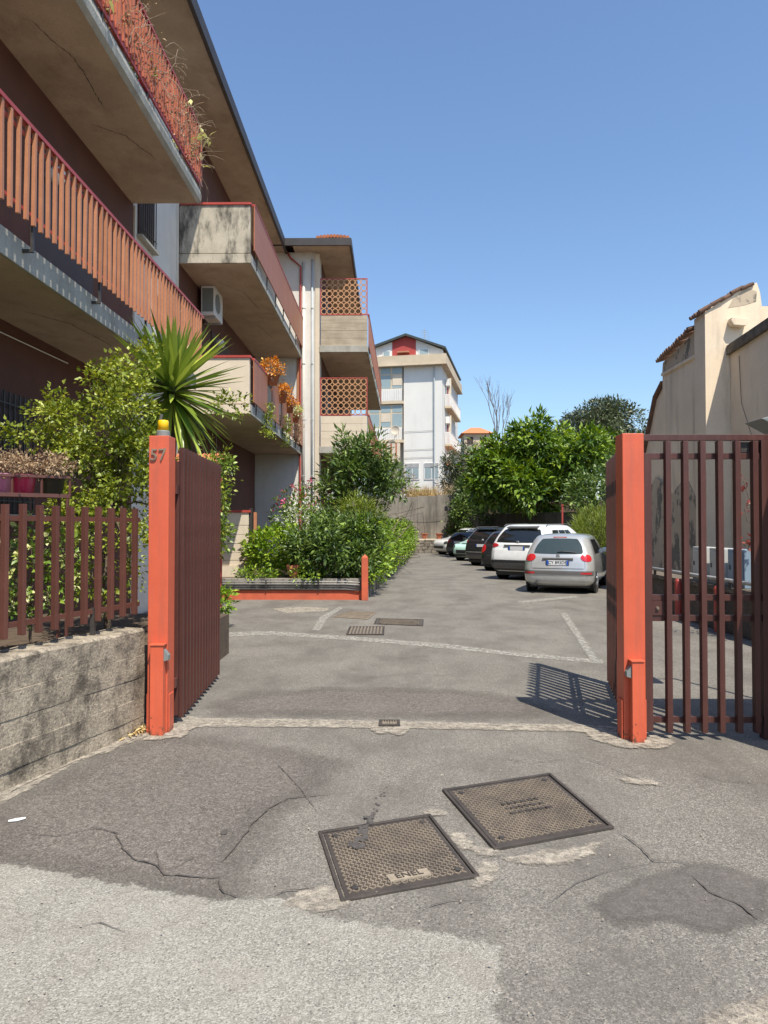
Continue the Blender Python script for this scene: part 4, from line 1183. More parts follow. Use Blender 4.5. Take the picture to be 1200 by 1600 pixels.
# ================================================================== GARDEN BED IN FRONT OF THE BUILDING
M_planter = surf("soot_stained_concrete", (0.30, 0.275, 0.235), (0.19, 0.17, 0.145), scale=4, bump=0.5, bscale=40, rough=0.92, fine=0.2,
                 streak=(0.05, 0.047, 0.042), streak_scale=(5, 5, 1.6), streak_amt=0.85, streak_lo=0.46, streak_hi=0.58)
gb = thing("garden_wall", "low concrete planter wall with coral base band and pipes along it", "wall", (-2.3, 15.6, 0))
B("concrete_body", M_planter, gb, -4.6, -.56, 15.60, 15.85, .0, .46, bevel=.015)
B("coral_band", M_coral_band, gb, -4.6, -.60, 15.585, 15.60 - .001, .0, .205)
for z, r_, mt in ((.40, .014, M_galv), (.345, .010, M_galv), (.225, .018, M_darkmetal)):
    p = MB().tube([(-4.6, 15.56, z), (-1.0, 15.56, z), (-.7, 15.55, z - .02)], r_, 8).build("pipe", mt, gb, smooth=True)
    for x in (-3.9, -2.75, -1.6):
        MB().box(x - .012, x + .012, 15.535, 15.585, z - .03, z + .03).build("pipe_clip", M_darkmetal, p)
side = [(-.56, 15.6), (.36, 29.6), (.78, 43), (.55, 43), (.13, 29.6), (-.80, 15.86), (-.56, 15.86)]
MB().prism([(-.555, 15.62), (.36, 29.6), (.78, 43.0), (.58, 43.0), (.16, 29.6), (-.755, 15.86), (-.555, 15.86)], 0, .30).build("side_kerb", M_planter, gb)
tag(MB().prism([(-4.55, 15.86), (-.76, 15.87), (.15, 29.6), (.57, 42.9), (-4.55, 42.9)], 0, .40).build("garden_bed_soil", M_soil), kind="structure")
cp = thing("corner_post", "short coral red post at the planter corner", "post", (-.58, 15.5, 0))
B("shaft", M_coral_band, cp, -.655, -.515, 15.44, 15.58, 0, .93, bevel=.01)
MB().add([(-.655, 15.44, .93), (-.515, 15.44, .93), (-.515, 15.58, .93), (-.655, 15.58, .93), (-.585, 15.51, 1.0)], [(0, 1, 4), (1, 2, 4), (2, 3, 4), (3, 0, 4)]).build("cap", M_coral_band, cp)

tw = thing("terrace_wall", "cream banded terrace parapet with red coping above planter", "wall", (-4.0, 17, .4))
zz = [.40, .66, .80, .98, 1.2, 1.42, 1.64, 1.95]
for i in range(7):
    B("plaster_band", M_cream, tw, -4.6, -3.43 - .006 * (i % 2), 17.0 + .006 * (i % 2) - (.05 if i == 0 else 0), 17.18, zz[i], zz[i + 1] - .008, bevel=.004)
B("coping", M_rail, tw, -4.6, -3.38, 16.97, 17.22, 1.943, 2.0)
B("corner_post", M_darkmetal, tw, -3.42, -3.35, 17.02, 17.1, .4, 2.05)
B("corner_pipe", M_slat, tw, -3.32, -3.25, 17.05, 17.12, .9, 1.95)
tc_ = thing("entrance_canopy", "small clay tiled canopy on a red post beside the terrace", "canopy", (-3.4, 13.6, 0))
B("post", M_rail, tc_, -3.42, -3.34, 13.9, 13.98, 0, 2.55)
B("beam", M_pipe, tc_, -4.6, -3.36, 13.55, 13.65, 2.5, 2.72)
tme = MB().tube([(0, 0, 0), (0, .7, .22)], .07, 8, .06).mesh("roof_tile", M_tile_new)
for i in range(10):
    link("roof_tile", tme, tc_, Vector((-4.52 + i * .128, 13.5, 2.8)) - wl(tc_))
B("deck", M_slab, tc_, -4.6, -3.34, 13.5, 14.2, 2.723, 2.77)
tp = thing("terracotta_pot", "square rimmed terracotta pot among the shrubs by the planter", "flower pot", (-2.18, 15.95, .4))
MB().lathe([(.10, .40), (.15, .66), (.18, .66), (.18, .74), (.15, .74), (.13, .68)], (-2.18, 15.95, 0), 18).build("pot", M_pot, tp)
MB().lathe([(.14, .66), (.13, .70), (.02, .70)], (-2.18, 15.95, 0), 14).build("soil", M_soil, tp)

plant("shrub", "bright green leafy shrub beside the cream terrace wall", "shrub", (-2.75, 16.9, .4), [((-2.75, 16.9, 1.05), (.78, .7, .6), 300)], L_bright, .105, .07, 9, 101, .03, 10, "planter shrubs")
plant("shrub", "white flowering shrub behind the bright green shrub", "shrub", (-2.0, 18.4, .4), [((-2.05, 18.4, 1.5), (.95, .8, .85), 300)], L_mid, .09, .045, 9, 102, .03, 10, "planter shrubs",
      flowers=(L_white, 55, .06, 6, "white_flowers", lambda C: C[:, 2] > 1.65))
plant("shrub", "bougainvillea with pink blossoms under the drainpipes", "shrub", (-2.5, 20.2, .4), [((-2.45, 20.2, 2.0), (1.0, .7, .95), 260)], L_mid, .09, .05, 8, 103, .03, 10, "planter shrubs",
      flowers=(L_pinkpetal, 50, .08, 6, "pink_flowers", lambda C: C[:, 2] > 2.1))
plant("shrub", "big dark green shrub with whorled leaves overhanging the planter wall", "shrub", (-1.3, 16.7, .4), boughs((-1.3, 16.5, 1.15), (1.1, .85, .75), 30, .30, 15, 10) + [((-1.7, 16.0, .72), (.45, .35, .4), 70), ((-.75, 16.4, .95), (.45, .5, .55), 90), ((-1.3, 16.9, 1.0), (.8, .5, .6), 110)], L_dark, .15, .048, 12, 104, .035, 14, "planter shrubs", cr=.12)
plant("shrub", "feathery fine leaved green shrub between the whorled shrub and tall oleander", "shrub", (-.75, 18.0, .4), [((-.85, 17.9, 1.75), (.62, .6, .68), 260)], L_broom, .14, .012, 14, 105, .03, 10, "planter shrubs", cr=.12)
plant("oleander", "tall dark oleander bush rising against the wing balconies", "shrub", (-.95, 19.4, .4),
      boughs((-.85, 19.3, 2.8), (1.15, .9, 1.0), 26, .38, 15, 9) + [((-1.3, 19.3, 3.75), (.2, .25, .6), 26), ((-.95, 19.2, 3.6), (.2, .25, .5), 20), ((-.4, 19.2, 3.6), (.35, .35, .55), 40), ((-.05, 19.2, 3.0), (.3, .3, .45), 30), ((-.8, 19.6, 2.7), (.8, .5, .9), 130)],
      L_dark, .18, .052, 10, 106, .05, 20, cr=.16, up=.5)
plant("ground_cover", "low bright trailing greenery along the planter edge", "plant", (-3.1, 15.9, .4), [((-3.1, 15.85, .52), (.5, .25, .16), 80), ((-1.9, 15.75, .5), (.4, .25, .2), 70)], L_bright, .07, .035, 8, 107, .012, 8, cr=.07)
hb = []
for i in range(24):
    t = i / 23; Y = 16.5 + 24 * t; X = -.50 + .0666 * (Y - 15.6)
    hb.append(((X - .22, Y, .98 + .12 * math.sin(i * 1.9)), (.52 + .06 * math.sin(i * 2.7), .75, .86), 105))
plant("hedge", "clipped green hedge lining the driveway edge", "hedge", (.0, 24, .3), hb, L_bright, .095, .058, 9, 108, .03, 30, lump=.12, shell=.7)

# shrubs behind the street fence
plant("shrub", "yellow green climbing shrub filling the garden behind street fence", "shrub", (-2.75, 6.9, .5),
      boughs((-2.85, 6.9, 2.6), (.62, .45, .62), 23, .15, 11, 11) + boughs((-2.6, 6.7, 1.9), (.5, .4, .6), 20, .16, 11, 12) + boughs((-3.15, 6.8, 2.25), (.45, .35, .4), 9, .13, 9, 13) +
      [((-2.60, 6.3, 1.3), (.5, .25, .4), 60), ((-2.48, 7.2, 3.25), (.10, .12, .22), 14), ((-2.72, 7.2, 3.22), (.10, .12, .16), 10), ((-3.55, 6.9, 2.50), (.34, .08, .07), 16), ((-3.3, 6.9, 2.85), (.12, .1, .12), 10), ((-2.75, 7.1, 2.2), (.35, .2, .5), 50)],
      L_yellowgreen, .046, .032, 19, 109, .035, 26, cr=.085, lump=.45)
plant("shrub", "pale yellow flowering shrub low behind the fence bars", "shrub", (-3.0, 5.9, .5), [((-3.0, 5.9, 1.25), (.42, .3, .42), 130)], L_mid, .055, .03, 8, 110, .015, 10,
      flowers=(L_cream, 60, .045, 8, "yellow_flowers"))
plant("climber", "pale leafy climber beside the cream balcony end", "plant", (-2.45, 9.4, .0), [((-2.15, 9.3, 3.2), (.25, .2, .16), 34), ((-2.35, 9.4, 2.3), (.28, .2, .5), 60), ((-2.35, 9.4, 1.6), (.2, .2, .4), 40)], L_yellowgreen, .06, .035, 8, 111, .015, 10)
plant("climber", "leafy climber hanging over the small tiled canopy", "plant", (-3.3, 13.35, 0), [((-3.3, 13.35, 2.75), (.35, .2, .18), 50), ((-3.25, 13.3, 2.1), (.16, .15, .5), 50), ((-3.2, 13.3, 1.4), (.2, .15, .3), 40)], L_mid, .08, .05, 8, 112, .015, 10)
plant("potted_plant", "little green plant in dark pot at the foot of open gate leaf", "plant", (-2.72, 11.2, .0), [((-2.72, 11.2, .45), (.18, .18, .22), 40)], L_bright, .08, .05, 8, 113, .015, 6)

# ------------------------------------------------------------------ yucca
m, nt, b_ = new_mat("yucca_leaf")
oi = nt.nodes.new("ShaderNodeObjectInfo"); cr = nt.nodes.new("ShaderNodeValToRGB")
cr.color_ramp.elements[0].color = (0.08, 0.15, 0.018, 1); cr.color_ramp.elements[1].color = (0.44, 0.52, 0.075, 1)
nt.links.new(oi.outputs["Random"], cr.inputs[0]); nt.links.new(cr.outputs[0], b_.inputs["Base Color"])
b_.inputs["Roughness"].default_value = .35
tr = nt.nodes.new("ShaderNodeBsdfTranslucent"); nt.links.new(cr.outputs[0], tr.inputs[0])
mx = nt.nodes.new("ShaderNodeMixShader"); mx.inputs[0].default_value = .25
nt.links.new(b_.outputs[0], mx.inputs[1]); nt.links.new(tr.outputs[0], mx.inputs[2]); nt.links.new(mx.outputs[0], nt.nodes["Material Output"].inputs[0])
M_yucca = m
yc = thing("yucca", "spiky green yucca rosette on a trunk behind the numbered gate post", "yucca", (-2.52, 8.0, .5))
MB().tube([(-2.6, 8.0, .45), (-2.56, 8.02, 1.5), (-2.5, 8.0, 2.5), (-2.49, 8.0, 3.25)], .075, 10, .06).build("trunk", M_bark, yc, smooth=True)
def yleaf(L_, W_, droop):
    mb = MB(); n = 8; vs_ = []; fs_ = []
    for i in range(n + 1):
        t = i / n
        x = L_ * t * (1 - .25 * droop * t * t); z = -droop * L_ * .75 * t ** 2.2
        w = W_ * (0.55 + 1.2 * t - 0.2 * t * t if t < .38 else (1 - ((t - .38) / .62) ** 1.7) * .98 + .02) * .5
        vs_ += [(x, w, z + w * .35), (x, 0, z), (x, -w, z + w * .35)]
        if i:
            a = (i - 1) * 3; b = i * 3
            fs_ += [(a, b, b + 1, a + 1), (a + 1, b + 1, b + 2, a + 2)]
    me = bpy.data.meshes.new("leaf"); me.from_pydata(vs_, [], fs_); me.materials.append(M_yucca)
    me.polygons.foreach_set("use_smooth", [True] * len(me.polygons))
    return me
ym = [yleaf(.74, .070, 0.0), yleaf(.78, .072, .03), yleaf(.78, .070, .10), yleaf(.74, .064, .24)]
rnd = random.Random(9)
cen = Vector((-2.49, 8.0, 3.28)) - wl(yc)
for i in range(200):
    u = (i + .5) / 200
    el = R(86) - u * R(158) + rnd.uniform(-.1, .1)
    az = i * 2.39996 + rnd.uniform(-.25, .25)
    k = 0 if u < .25 else (rnd.choice([0, 1]) if u < .5 else rnd.choice([1, 2, 3]))
    o = link("leaf", ym[k], yc, cen + Vector((math.cos(az) * .04, math.sin(az) * .04, -.28 * u + rnd.uniform(-.02, .02))))
    o.rotation_euler = Euler((rnd.uniform(-.3, .3), -el, az), 'XYZ')
    s = rnd.uniform(.85, 1.18) * (0.85 if u < .12 else 1)
    o.scale = (s, s, s)

# ================================================================== RIGHT SIDE HOUSE
hs = thing("old_house", "old cream plastered house with stained gable and clay tile edges", "house", (9.8, 16, 0))
HX = 6.86
MB().extr([(HX, 18.0, 0), (HX, 15.52, 0), (HX, 15.52, 6.42), (HX, 15.98, 6.33), (HX, 16.0, 6.02), (HX, 17.96, 5.75), (HX, 18.0, 5.26)], (6, 0, 0)).build("wall", M_house, hs)
MB().extr([(HX + .05, 19.9, 0), (HX + .05, 18.002, 0), (HX + .05, 18.002, 5.2), (HX + .05, 18.54, 4.9), (HX + .05, 19.15, 3.92), (HX + .05, 19.9, 2.7)], (4, 0, 0)).build("rear_wall", M_house, hs)
# raised pier with sloping, uneven top
MB().extr([(HX - .04, 15.45, 0), (8.08, 15.45, 0), (8.06, 15.45, 6.36), (8.02, 15.45, 6.7), (7.95, 15.45, 6.92), (7.5, 15.45, 6.74), (HX - .04, 15.45, 6.27)], (0, .55, 0)).build("pier", M_house, hs)
MB().extr([(7.32, 15.445, 6.36), (7.68, 15.445, 6.42), (7.93, 15.445, 6.5), (7.95, 15.445, 6.72), (7.75, 15.445, 6.80), (7.44, 15.445, 6.58)], (0, .004, 0)).build("plaster_scar", M_damp, hs)
MB().extr([(7.30, 15.26, 6.04), (7.35, 15.26, 5.94), (7.61, 15.26, 5.92), (7.69, 15.26, 6.02), (7.66, 15.26, 6.08), (7.32, 15.26, 6.11)], (0, .188, 0)).build("ledge", M_house, hs, bevel=.012)
B("string_course", M_house, hs, HX - .042, HX - .001, 16.02, 17.98, 5.41, 5.48)
MB().extr([(HX - .014, 17.98, 5.49), (HX - .014, 16.02, 5.49), (HX - .014, 16.02, 5.99), (HX - .014, 17.93, 5.72)], (.013, 0, 0)).build("weathered_band", M_damp, hs)
MB().extr([(HX - .012, 19.7, .5), (HX - .012, 15.75, .5), (HX - .012, 15.75, 1.95), (HX - .012, 16.6, 2.8), (HX - .012, 17.4, 2.4), (HX - .012, 18.5, 2.9), (HX - .012, 19.7, 2.1)], (.011, 0, 0)).build("damp_patch", M_damp, hs)
tme = MB().tube([(0, 0, 0), (.30, 0, .0)], .045, 8, .038).mesh("roof_tile", M_tile)
def htile(x, y, z, slope):
    o = link("roof_tile", tme, hs, Vector((x, y, z)) - wl(hs)); o.rotation_euler = (0, R(-slope + rnd.uniform(-4, 4)), R(rnd.uniform(-5, 5)))
rnd = random.Random(31)
for i in range(5):
    t = i / 4
    for yy in (15.42, 15.55, 15.68, 15.81, 15.94):
        htile(HX - .16 + .9 * t + rnd.uniform(-.02, .02), yy, 6.27 + .50 * t + (.03 if i % 2 else 0), 26)
for i in range(17):
    t = i / 16
    htile(HX - .17 + rnd.uniform(-.02, .02), 16.03 + 1.95 * t, 6.06 - .27 * t, 14)
prof = [(18.0, 5.24), (18.54, 4.93), (19.15, 3.95), (19.95, 2.65)]
for i in range(3):
    (ya, za), (yb, zb_) = prof[i], prof[i + 1]
    MB().obox((HX + .12, ya, za + .03), (HX + .12, yb + .02, zb_ + .03), .34, .07).build("verge", M_tile, hs, bevel=.01)
MB().extr([(HX + .2, 16.0, 6.1), (HX + .2, 17.9, 5.84), (11, 17.9, 7.0), (11, 16.0, 7.3)], (0, 0, .05)).build("roof", M_tile, hs)

sw = thing("side_wall", "tall stained cream wall with dark coping running from the old house", "wall", (7.5, 12, 0))
MB().extr([(7.35, 15.44, 0), (7.35, 7.0, 0), (7.35, 7.0, 5.9), (7.35, 15.44, 5.33)], (.35, 0, 0)).build("plaster_face", M_house, sw)
MB().extr([(7.27, 15.435, 5.331), (7.27, 6.95, 5.901), (7.27, 6.95, 6.09), (7.27, 15.435, 5.53)], (.52, 0, 0)).build("coping", M_coping, sw)
MB().tube([(7.33, 15.0, 5.2), (7.32, 14.9, 4.2), (7.31, 14.5, 3.5), (7.31, 14.0, 3.2), (7.31, 13.5, 3.06)], .007, 6).build("cable", M_cable, sw)
MB().lathe([(.045, -.012), (.045, .025)], (7.32, 13.45, 3.06), 8, 'x').build("cable_hook", M_darkmetal, sw)

# low wall at the foot of the house, with meter cabinets and pots
lo = thing("planter_wall", "low dark stained wall at the foot of the old house", "wall", (5.3, 12, 0))
B("masonry", M_darkstone, lo, 5.05, 5.40, 7.2, 15.5, 0, .62, bevel=.02)
B("top_slab", M_coping, lo, 5.0, 5.45, 7.15, 15.55, .621, .69, bevel=.01)
MB().tube([(5.02, 7.3, .80), (5.02, 15.3, .80)], .03, 8).build("pipe", M_galv, lo, smooth=True)
for y in np.arange(7.6, 15.3, 1.5):
    B("pipe_support", M_darkmetal, lo, 5.0, 5.04, y, y + .04, .69, .80)
tag(MB().box(5.40, 6.84, 7.2, 15.4, 0, .60).build("side_bed_soil", M_soil), kind="structure")
for i, (y, mt, lb) in enumerate([(12.0, M_cab, "pale grey meter cabinet at the house end of the low wall"), (11.35, M_cab, "pale grey meter cabinet between two others on low wall"), (10.72, M_blue, "blue grey meter cabinet on the low wall")]):
    c_ = thing("meter_cabinet", lb, "cabinet", (5.3, y, .69), "meter cabinets on the low wall")
    B("casing", mt, c_, 5.16, 5.44, y - .26, y + .26, .69, 1.26, bevel=.012)
    B("door", mt, c_, 5.145, 5.159, y - .22, y + .22, .74, 1.2, bevel=.004)
    B("latch", M_darkmetal, c_, 5.135, 5.144, y + .14, y + .17, .95, 1.02)
for i, (y, lb) in enumerate([(12.4, "red painted stub post against low wall nearest the house"), (10.9, "red painted stub post against low wall below the cabinets")]):
    r_ = thing("stub_post", lb, "post", (4.98, y, 0), "red stub posts")
    MB().lathe([(.06, 0), (.06, .66), (.04, .7)], (4.97, y, 0), 12).build("shaft", M_rail, r_)
fp = thing("flower_pot", "terracotta pot with reddish wilted plant on the low wall", "flower pot", (5.2, 9.65, .69))
MB().lathe([(.12, .69), (.17, .97), (.19, .97), (.19, 1.02), (.16, 1.02), (.15, .98)], (5.2, 9.65, 0), 16).build("pot", M_pot, fp, smooth=True)
rng = np.random.default_rng(77); rnd = random.Random(77); mb = MB()
ends = []
for k in range(14):
    e = Vector((5.2 + rnd.uniform(-.35, .3), 9.65 + rnd.uniform(-.3, .4), 1.3 + rnd.random() * .95)); ends.append(e)
    mb.tube(wob((5.2, 9.65, .98), e, 5, .08, rnd), .012, 5, .004)
mb.build("stems", M_bark, fp)
C = np.array([tuple(e) for e in ends])
leaves_obj("wilted_leaves", [clump_leaves(C, rdirs(len(C), rng), 10, .09, .08, .05, rng)], L_redleaf, fp)
fl = thing("flood_lamp", "grey flood lamp on a thin pole behind the pedestrian gate", "lamp", (3.62, 6.2, 0))
MB().tube([(3.62, 6.2, 0), (3.62, 6.2, 2.62)], .022, 8).build("pole", M_darkmetal, fl)
MB().tube([(3.62, 6.2, 2.6), (3.4, 6.2, 2.55)], .014, 6).build("arm", M_darkmetal, fl)
MB().add([(3.14, 6.05, 2.52), (3.36, 6.05, 2.40), (3.42, 6.05, 2.50), (3.36, 6.05, 2.58), (3.14, 6.35, 2.52), (3.36, 6.35, 2.40), (3.42, 6.35, 2.50), (3.36, 6.35, 2.58)],
         [(0, 1, 2, 3), (7, 6, 5, 4), (0, 4, 5, 1), (1, 5, 6, 2), (2, 6, 7, 3), (3, 7, 4, 0)]).build("head", M_greyplastic, fl, bevel=.008)

# ================================================================== FAR END OF THE DRIVEWAY
fw = thing("retaining_wall", "tall grey stained concrete wall closing the driveway", "wall", (1, 44, 0))
for i in range(6):
    x0 = -3.2 + i * 1.2
    B("concrete_panel", M_retain, fw, x0, x0 + 1.19, 44.0 - .02 * (i % 2), 44.3, 0, 3.45 + .06 * (i % 3), bevel=.01)
MB().tube([(-3, 43.9, 2.15), (.8, 43.9, 2.02), (3.9, 43.9, 2.12)], .010, 5).build("cable", M_cable, fw)
st = thing("stone_kerb_wall", "low rough stone wall at the foot of grey retaining wall", "wall", (2, 43.4, 0))
sm = [MB().box(-.22, .22, -.18, .18, 0, .19).mesh("stone", M_stone, bevel=.03), MB().box(-.16, .16, -.18, .18, 0, .19).mesh("stone", M_stone, bevel=.03)]
rnd = random.Random(4)
for r_ in range(4):
    x = .85
    while x < 3.6:
        k = rnd.randrange(2); w = (.45, .33)[k]
        o = link("stone", sm[k], st, Vector((x + w / 2, 43.3 + rnd.uniform(-.03, .03), r_ * .193)) - wl(st)); o.rotation_euler = (0, 0, rnd.uniform(-.05, .05))
        x += w
B("top_slab", M_cream, st, .8, 3.65, 43.1, 43.95, .775, .86, bevel=.01)
for i, x in enumerate((2.0, 2.9)):
    r_ = thing("terracotta_pot", ("terracotta pot on low stone wall nearer the hedge", "terracotta pot on low stone wall behind the white hatchback")[i], "flower pot", (x, 43.4, .86), "pots at driveway end")
    MB().lathe([(.12, .86), (.2, 1.15), (.22, 1.15), (.22, 1.2), (.18, 1.2)], (x, 43.4, 0), 12).build("pot", M_pot, r_)
tag(MB().prism([(-60, 44.31), (3.75, 44.31), (80, 44.31), (80, 260), (-60, 260)], -.1, 3.3).build("upper_terrace", M_soil), kind="structure")

dw = thing("dark_wall", "dark old masonry wall behind the parked cars under the trees", "wall", (8, 36, 0))
def wseg(a, b, n):
    for i in range(n):
        p = Vector(a).lerp(Vector(b), i / n); q = Vector(a).lerp(Vector(b), (i + .985) / n)
        MB().obox((p.x, p.y, 1.15), (q.x, q.y, 1.15), .3, 2.3).build("masonry_panel", M_darkstone, dw)
wseg((3.9, 43.7), (9.0, 33.0), 4); wseg((9.05, 32.9), (9.05, 20.2), 5)
tag(MB().prism([(4.2, 44.2), (9.3, 33.1), (9.3, 20.3), (80, 20.3), (80, 44.2)], -.1, 2.1).build("upper_garden", M_soil), kind="structure")

# ------------------------------------------------------------------ far apartment block
fb = thing("apartment_block", "white five storey block with red gable and dark pitched roof", "building", (1.4, 62, 0), rz=R(-11))
def FBX(name, mat, x0, x1, y0, y1, z0, z1, parent=None, bevel=0):
    return MB().box(x0, x1, y0, y1, z0, z1).build(name, mat, parent or fb, local=True, bevel=bevel)
FBX("wall", M_far, -.35, 3.0, 0, 14, 3.0, 15.6)
FBX("wall", M_far, -4, -.352, .9, 14, 3.0, 15.6)
FBX("corner_pilaster", M_far, 2.4, 3.04, -.04, -.001, 3.0, 15.6)
FBX("attic_parapet", M_farcream, -3.2, 3.45, -.6, 14, 15.7, 16.5)
FBX("cornice", M_farcream, -3.2, 3.5, -.65, 14, 15.602, 15.699)
MB().extr([(-3.2, -.1, 16.501), (3.1, -.1, 16.501), (3.1, -.1, 16.95), (-.1, -.1, 18.3), (-3.2, -.1, 17.3)], (0, 12, 0)).build("gable", M_far, fb, local=True)
MB().extr([(-1.35, -.13, 16.501), (.75, -.13, 16.501), (.75, -.13, 17.98), (-.1, -.13, 18.25), (-1.35, -.13, 17.85)], (0, .028, 0)).build("red_panel", M_farred, fb, local=True)
MB().extr([(-3.6, -.5, 17.35), (-.1, -.5, 18.45), (3.4, -.5, 17.12), (3.4, -.5, 16.94), (-.1, -.5, 18.25), (-3.6, -.5, 17.15)], (0, 14, 0)).build("roof", M_roofdark, fb, local=True)
FBX("attic_awning", M_slat, -.85, .2, -.55, -.14, 16.78, 16.9)
for x0, x1 in ((-2.2, -1.5), (1.0, 1.9)):
    w = FBX("window", M_whitepaint, x0, x1, -.16, -.101, 16.55, 17.1)
    FBX("pane", M_glass_far, x0 + .08, x1 - .08, -.175, -.161, 16.6, 17.03, w)
for z in (9.2, 12.6):
    lb_ = FBX("loggia", M_farcream, -3.6, -.36, -.35, .9, z - .25, z)
    FBX("parapet", M_far, -3.5, -.45, -.30, -.2, z + .001, z + 1.05, lb_)
    me = MB().box(-.03, .03, -.04, 0, 0, .95).mesh("baluster", M_whitepaint)
    for i in range(16):
        link("baluster", me, lb_, (-3.45 + i * .198, -.305, z + .05))
    fr = FBX("veranda_frame", M_farcream, -3.5, -.45, -.15, -.05, z + 1.051, z + 3.1, lb_)
    for i in range(3):
        x0 = -3.45 + i * 1.02
        FBX("pane", M_glass_far, x0 + .08, x0 + .94, -.165, -.151, z + 1.15, z + 2.3, lb_)
        FBX("pane", M_glass_far, x0 + .08, x0 + .94, -.165, -.151, z + 2.42, z + 3.0, lb_)
for z, i, h in ((9.2, 1, .7), (12.6, 0, .5), (12.6, 2, .9)):
    x0 = -3.45 + i * 1.02
    FBX("roller_blind", M_cream, x0 + .1, x0 + .92, -.185, -.17, z + 2.3 - h, z + 2.3)
ae = MB().tube([(1.2, 2, 17.6), (1.2, 2, 19.4)], .03, 5)
for k in range(5): ae.tube([(.7 + .05 * k, 2, 18.5 + .2 * k), (1.7 - .05 * k, 2, 18.5 + .2 * k)], .015, 4)
ae.build("aerial", M_galv, fb, local=True)
FBX("striped_awning", M_cream, -2.8, -.6, -.75, -.35, 7.2, 8.85)
for i in range(5):
    FBX("awning_stripe", M_slat_red, -2.7 + i * .44, -2.58 + i * .44, -.765, -.751, 7.2, 8.85)
for x0, x1 in ((-.35 + .15, 1.05), (1.45, 2.75)):
    w = FBX("window", M_whitepaint, x0, x1, -.06, -.001, 5.7, 7.15)
    FBX("shutter_box", M_galv, x0 + .05, x1 - .05, -.09, -.061, 6.75, 7.12, w)
    FBX("pane", M_glass_far, x0 + .08, (x0 + x1) / 2 - .03, -.075, -.061, 5.8, 6.74, w)
    FBX("pane", M_glass_far, (x0 + x1) / 2 + .03, x1 - .08, -.075, -.061, 5.8, 6.74, w)
MB().tube([(2.35, -.1, 3.2), (2.35, -.1, 15.5)], .07, 6).build("drainpipe", M_pipegrey, fb, local=True)
for z in (8.3, 7.6, 9.9):
    MB().tube([(-.3, -.05, z), (2.3, -.05, z + .05)], .012, 4).build("cable", M_cable, fb, local=True)
ds = MB(); ds.lathe([(.02, .12), (.2, .10), (.36, .03), (.40, 0), (.37, .02), (.2, .08), (.03, .10)], (-.95, -.9, 9.95), 14, 'y')
d_ = ds.build("satellite_dish", M_cream, fb, local=True, smooth=True)
MB().tube([(-.95, -.35, 9.7), (-.95, -.8, 9.95)], .03, 5).build("dish_arm", M_galv, fb, local=True)
for z in (5.6, 9.0, 12.4):
    sb_ = FBX("side_balcony", M_farcream, 3.05, 3.6, 2.0, 11, z - .18, z)
    FBX("rail", M_whitepaint, 3.55, 3.6, 2.0, 11, z + 1.0, z + 1.06, sb_)
    FBX("rail", M_whitepaint, 3.05, 3.6, 2.0, 2.05, z + 1.0, z + 1.06, sb_)
    me = MB().box(-.02, .02, -.02, .02, 0, 1.0).mesh("baluster", M_whitepaint)
    for i in range(9): link("baluster", me, sb_, (3.08 + i * .06, 2.02, z))
    for i in range(40): link("baluster", me, sb_, (3.57, 2.1 + i * .22, z))
    FBX("side_door", M_farred, 3.045, 3.07, 4, 5.6, z + .0, z + 2.3, sb_)
    FBX("curtain", M_cream, 3.25, 3.5, 3.0, 3.05, z + .9, z + 2.7, sb_)
    FBX("cooling_unit", M_whitepaint, 3.05, 3.4, 2.3, 3.1, z + 1.9, z + 2.5, sb_)
MB().extr([(3.0, 1.5, 7.3), (6.5, 1.5, 6.3), (6.5, 1.5, 6.2), (3.0, 1.5, 7.15)], (0, 4, 0)).build("lean_to_roof", M_tile_new, fb, local=True)
FBX("lean_to_wall", M_farcream, 3.05, 6.0, 1.8, 5.2, 3.0, 6.2)
FBX("porch_railing", M_galv, 3.1, 6.2, 1.2, 1.25, 5.4, 6.0)

hh_ = thing("distant_house", "distant low house with orange hip roof beyond the trees", "house", (12.5, 105, 3.3))
B("wall", M_farcream, hh_, 10.6, 14.4, 103.5, 109, 3.3, 15.2)
MB().add([(10.1, 103, 15.2), (14.9, 103, 15.2), (14.9, 109.5, 15.2), (10.1, 109.5, 15.2), (11.8, 106, 16.4), (13.2, 106, 16.4)], [(0, 1, 5, 4), (1, 2, 5), (2, 3, 4, 5), (3, 0, 4), (0, 3, 2, 1)]).build("roof", M_tile_new, hh_)
for x in (11.0, 12.9):
    w = B("window", M_shutter, hh_, x, x + .9, 103.46, 103.5, 13.6, 14.7)
hh2 = thing("distant_building", "distant pale flat building between the block and orange roof", "building", (12, 120, 3.3))
B("wall", M_farcream, hh2, 9.2, 20, 118, 126, 3.3, 15.0)
B("parapet", M_far, hh2, 9.1, 20.1, 117.9, 126.1, 15.001, 15.5)

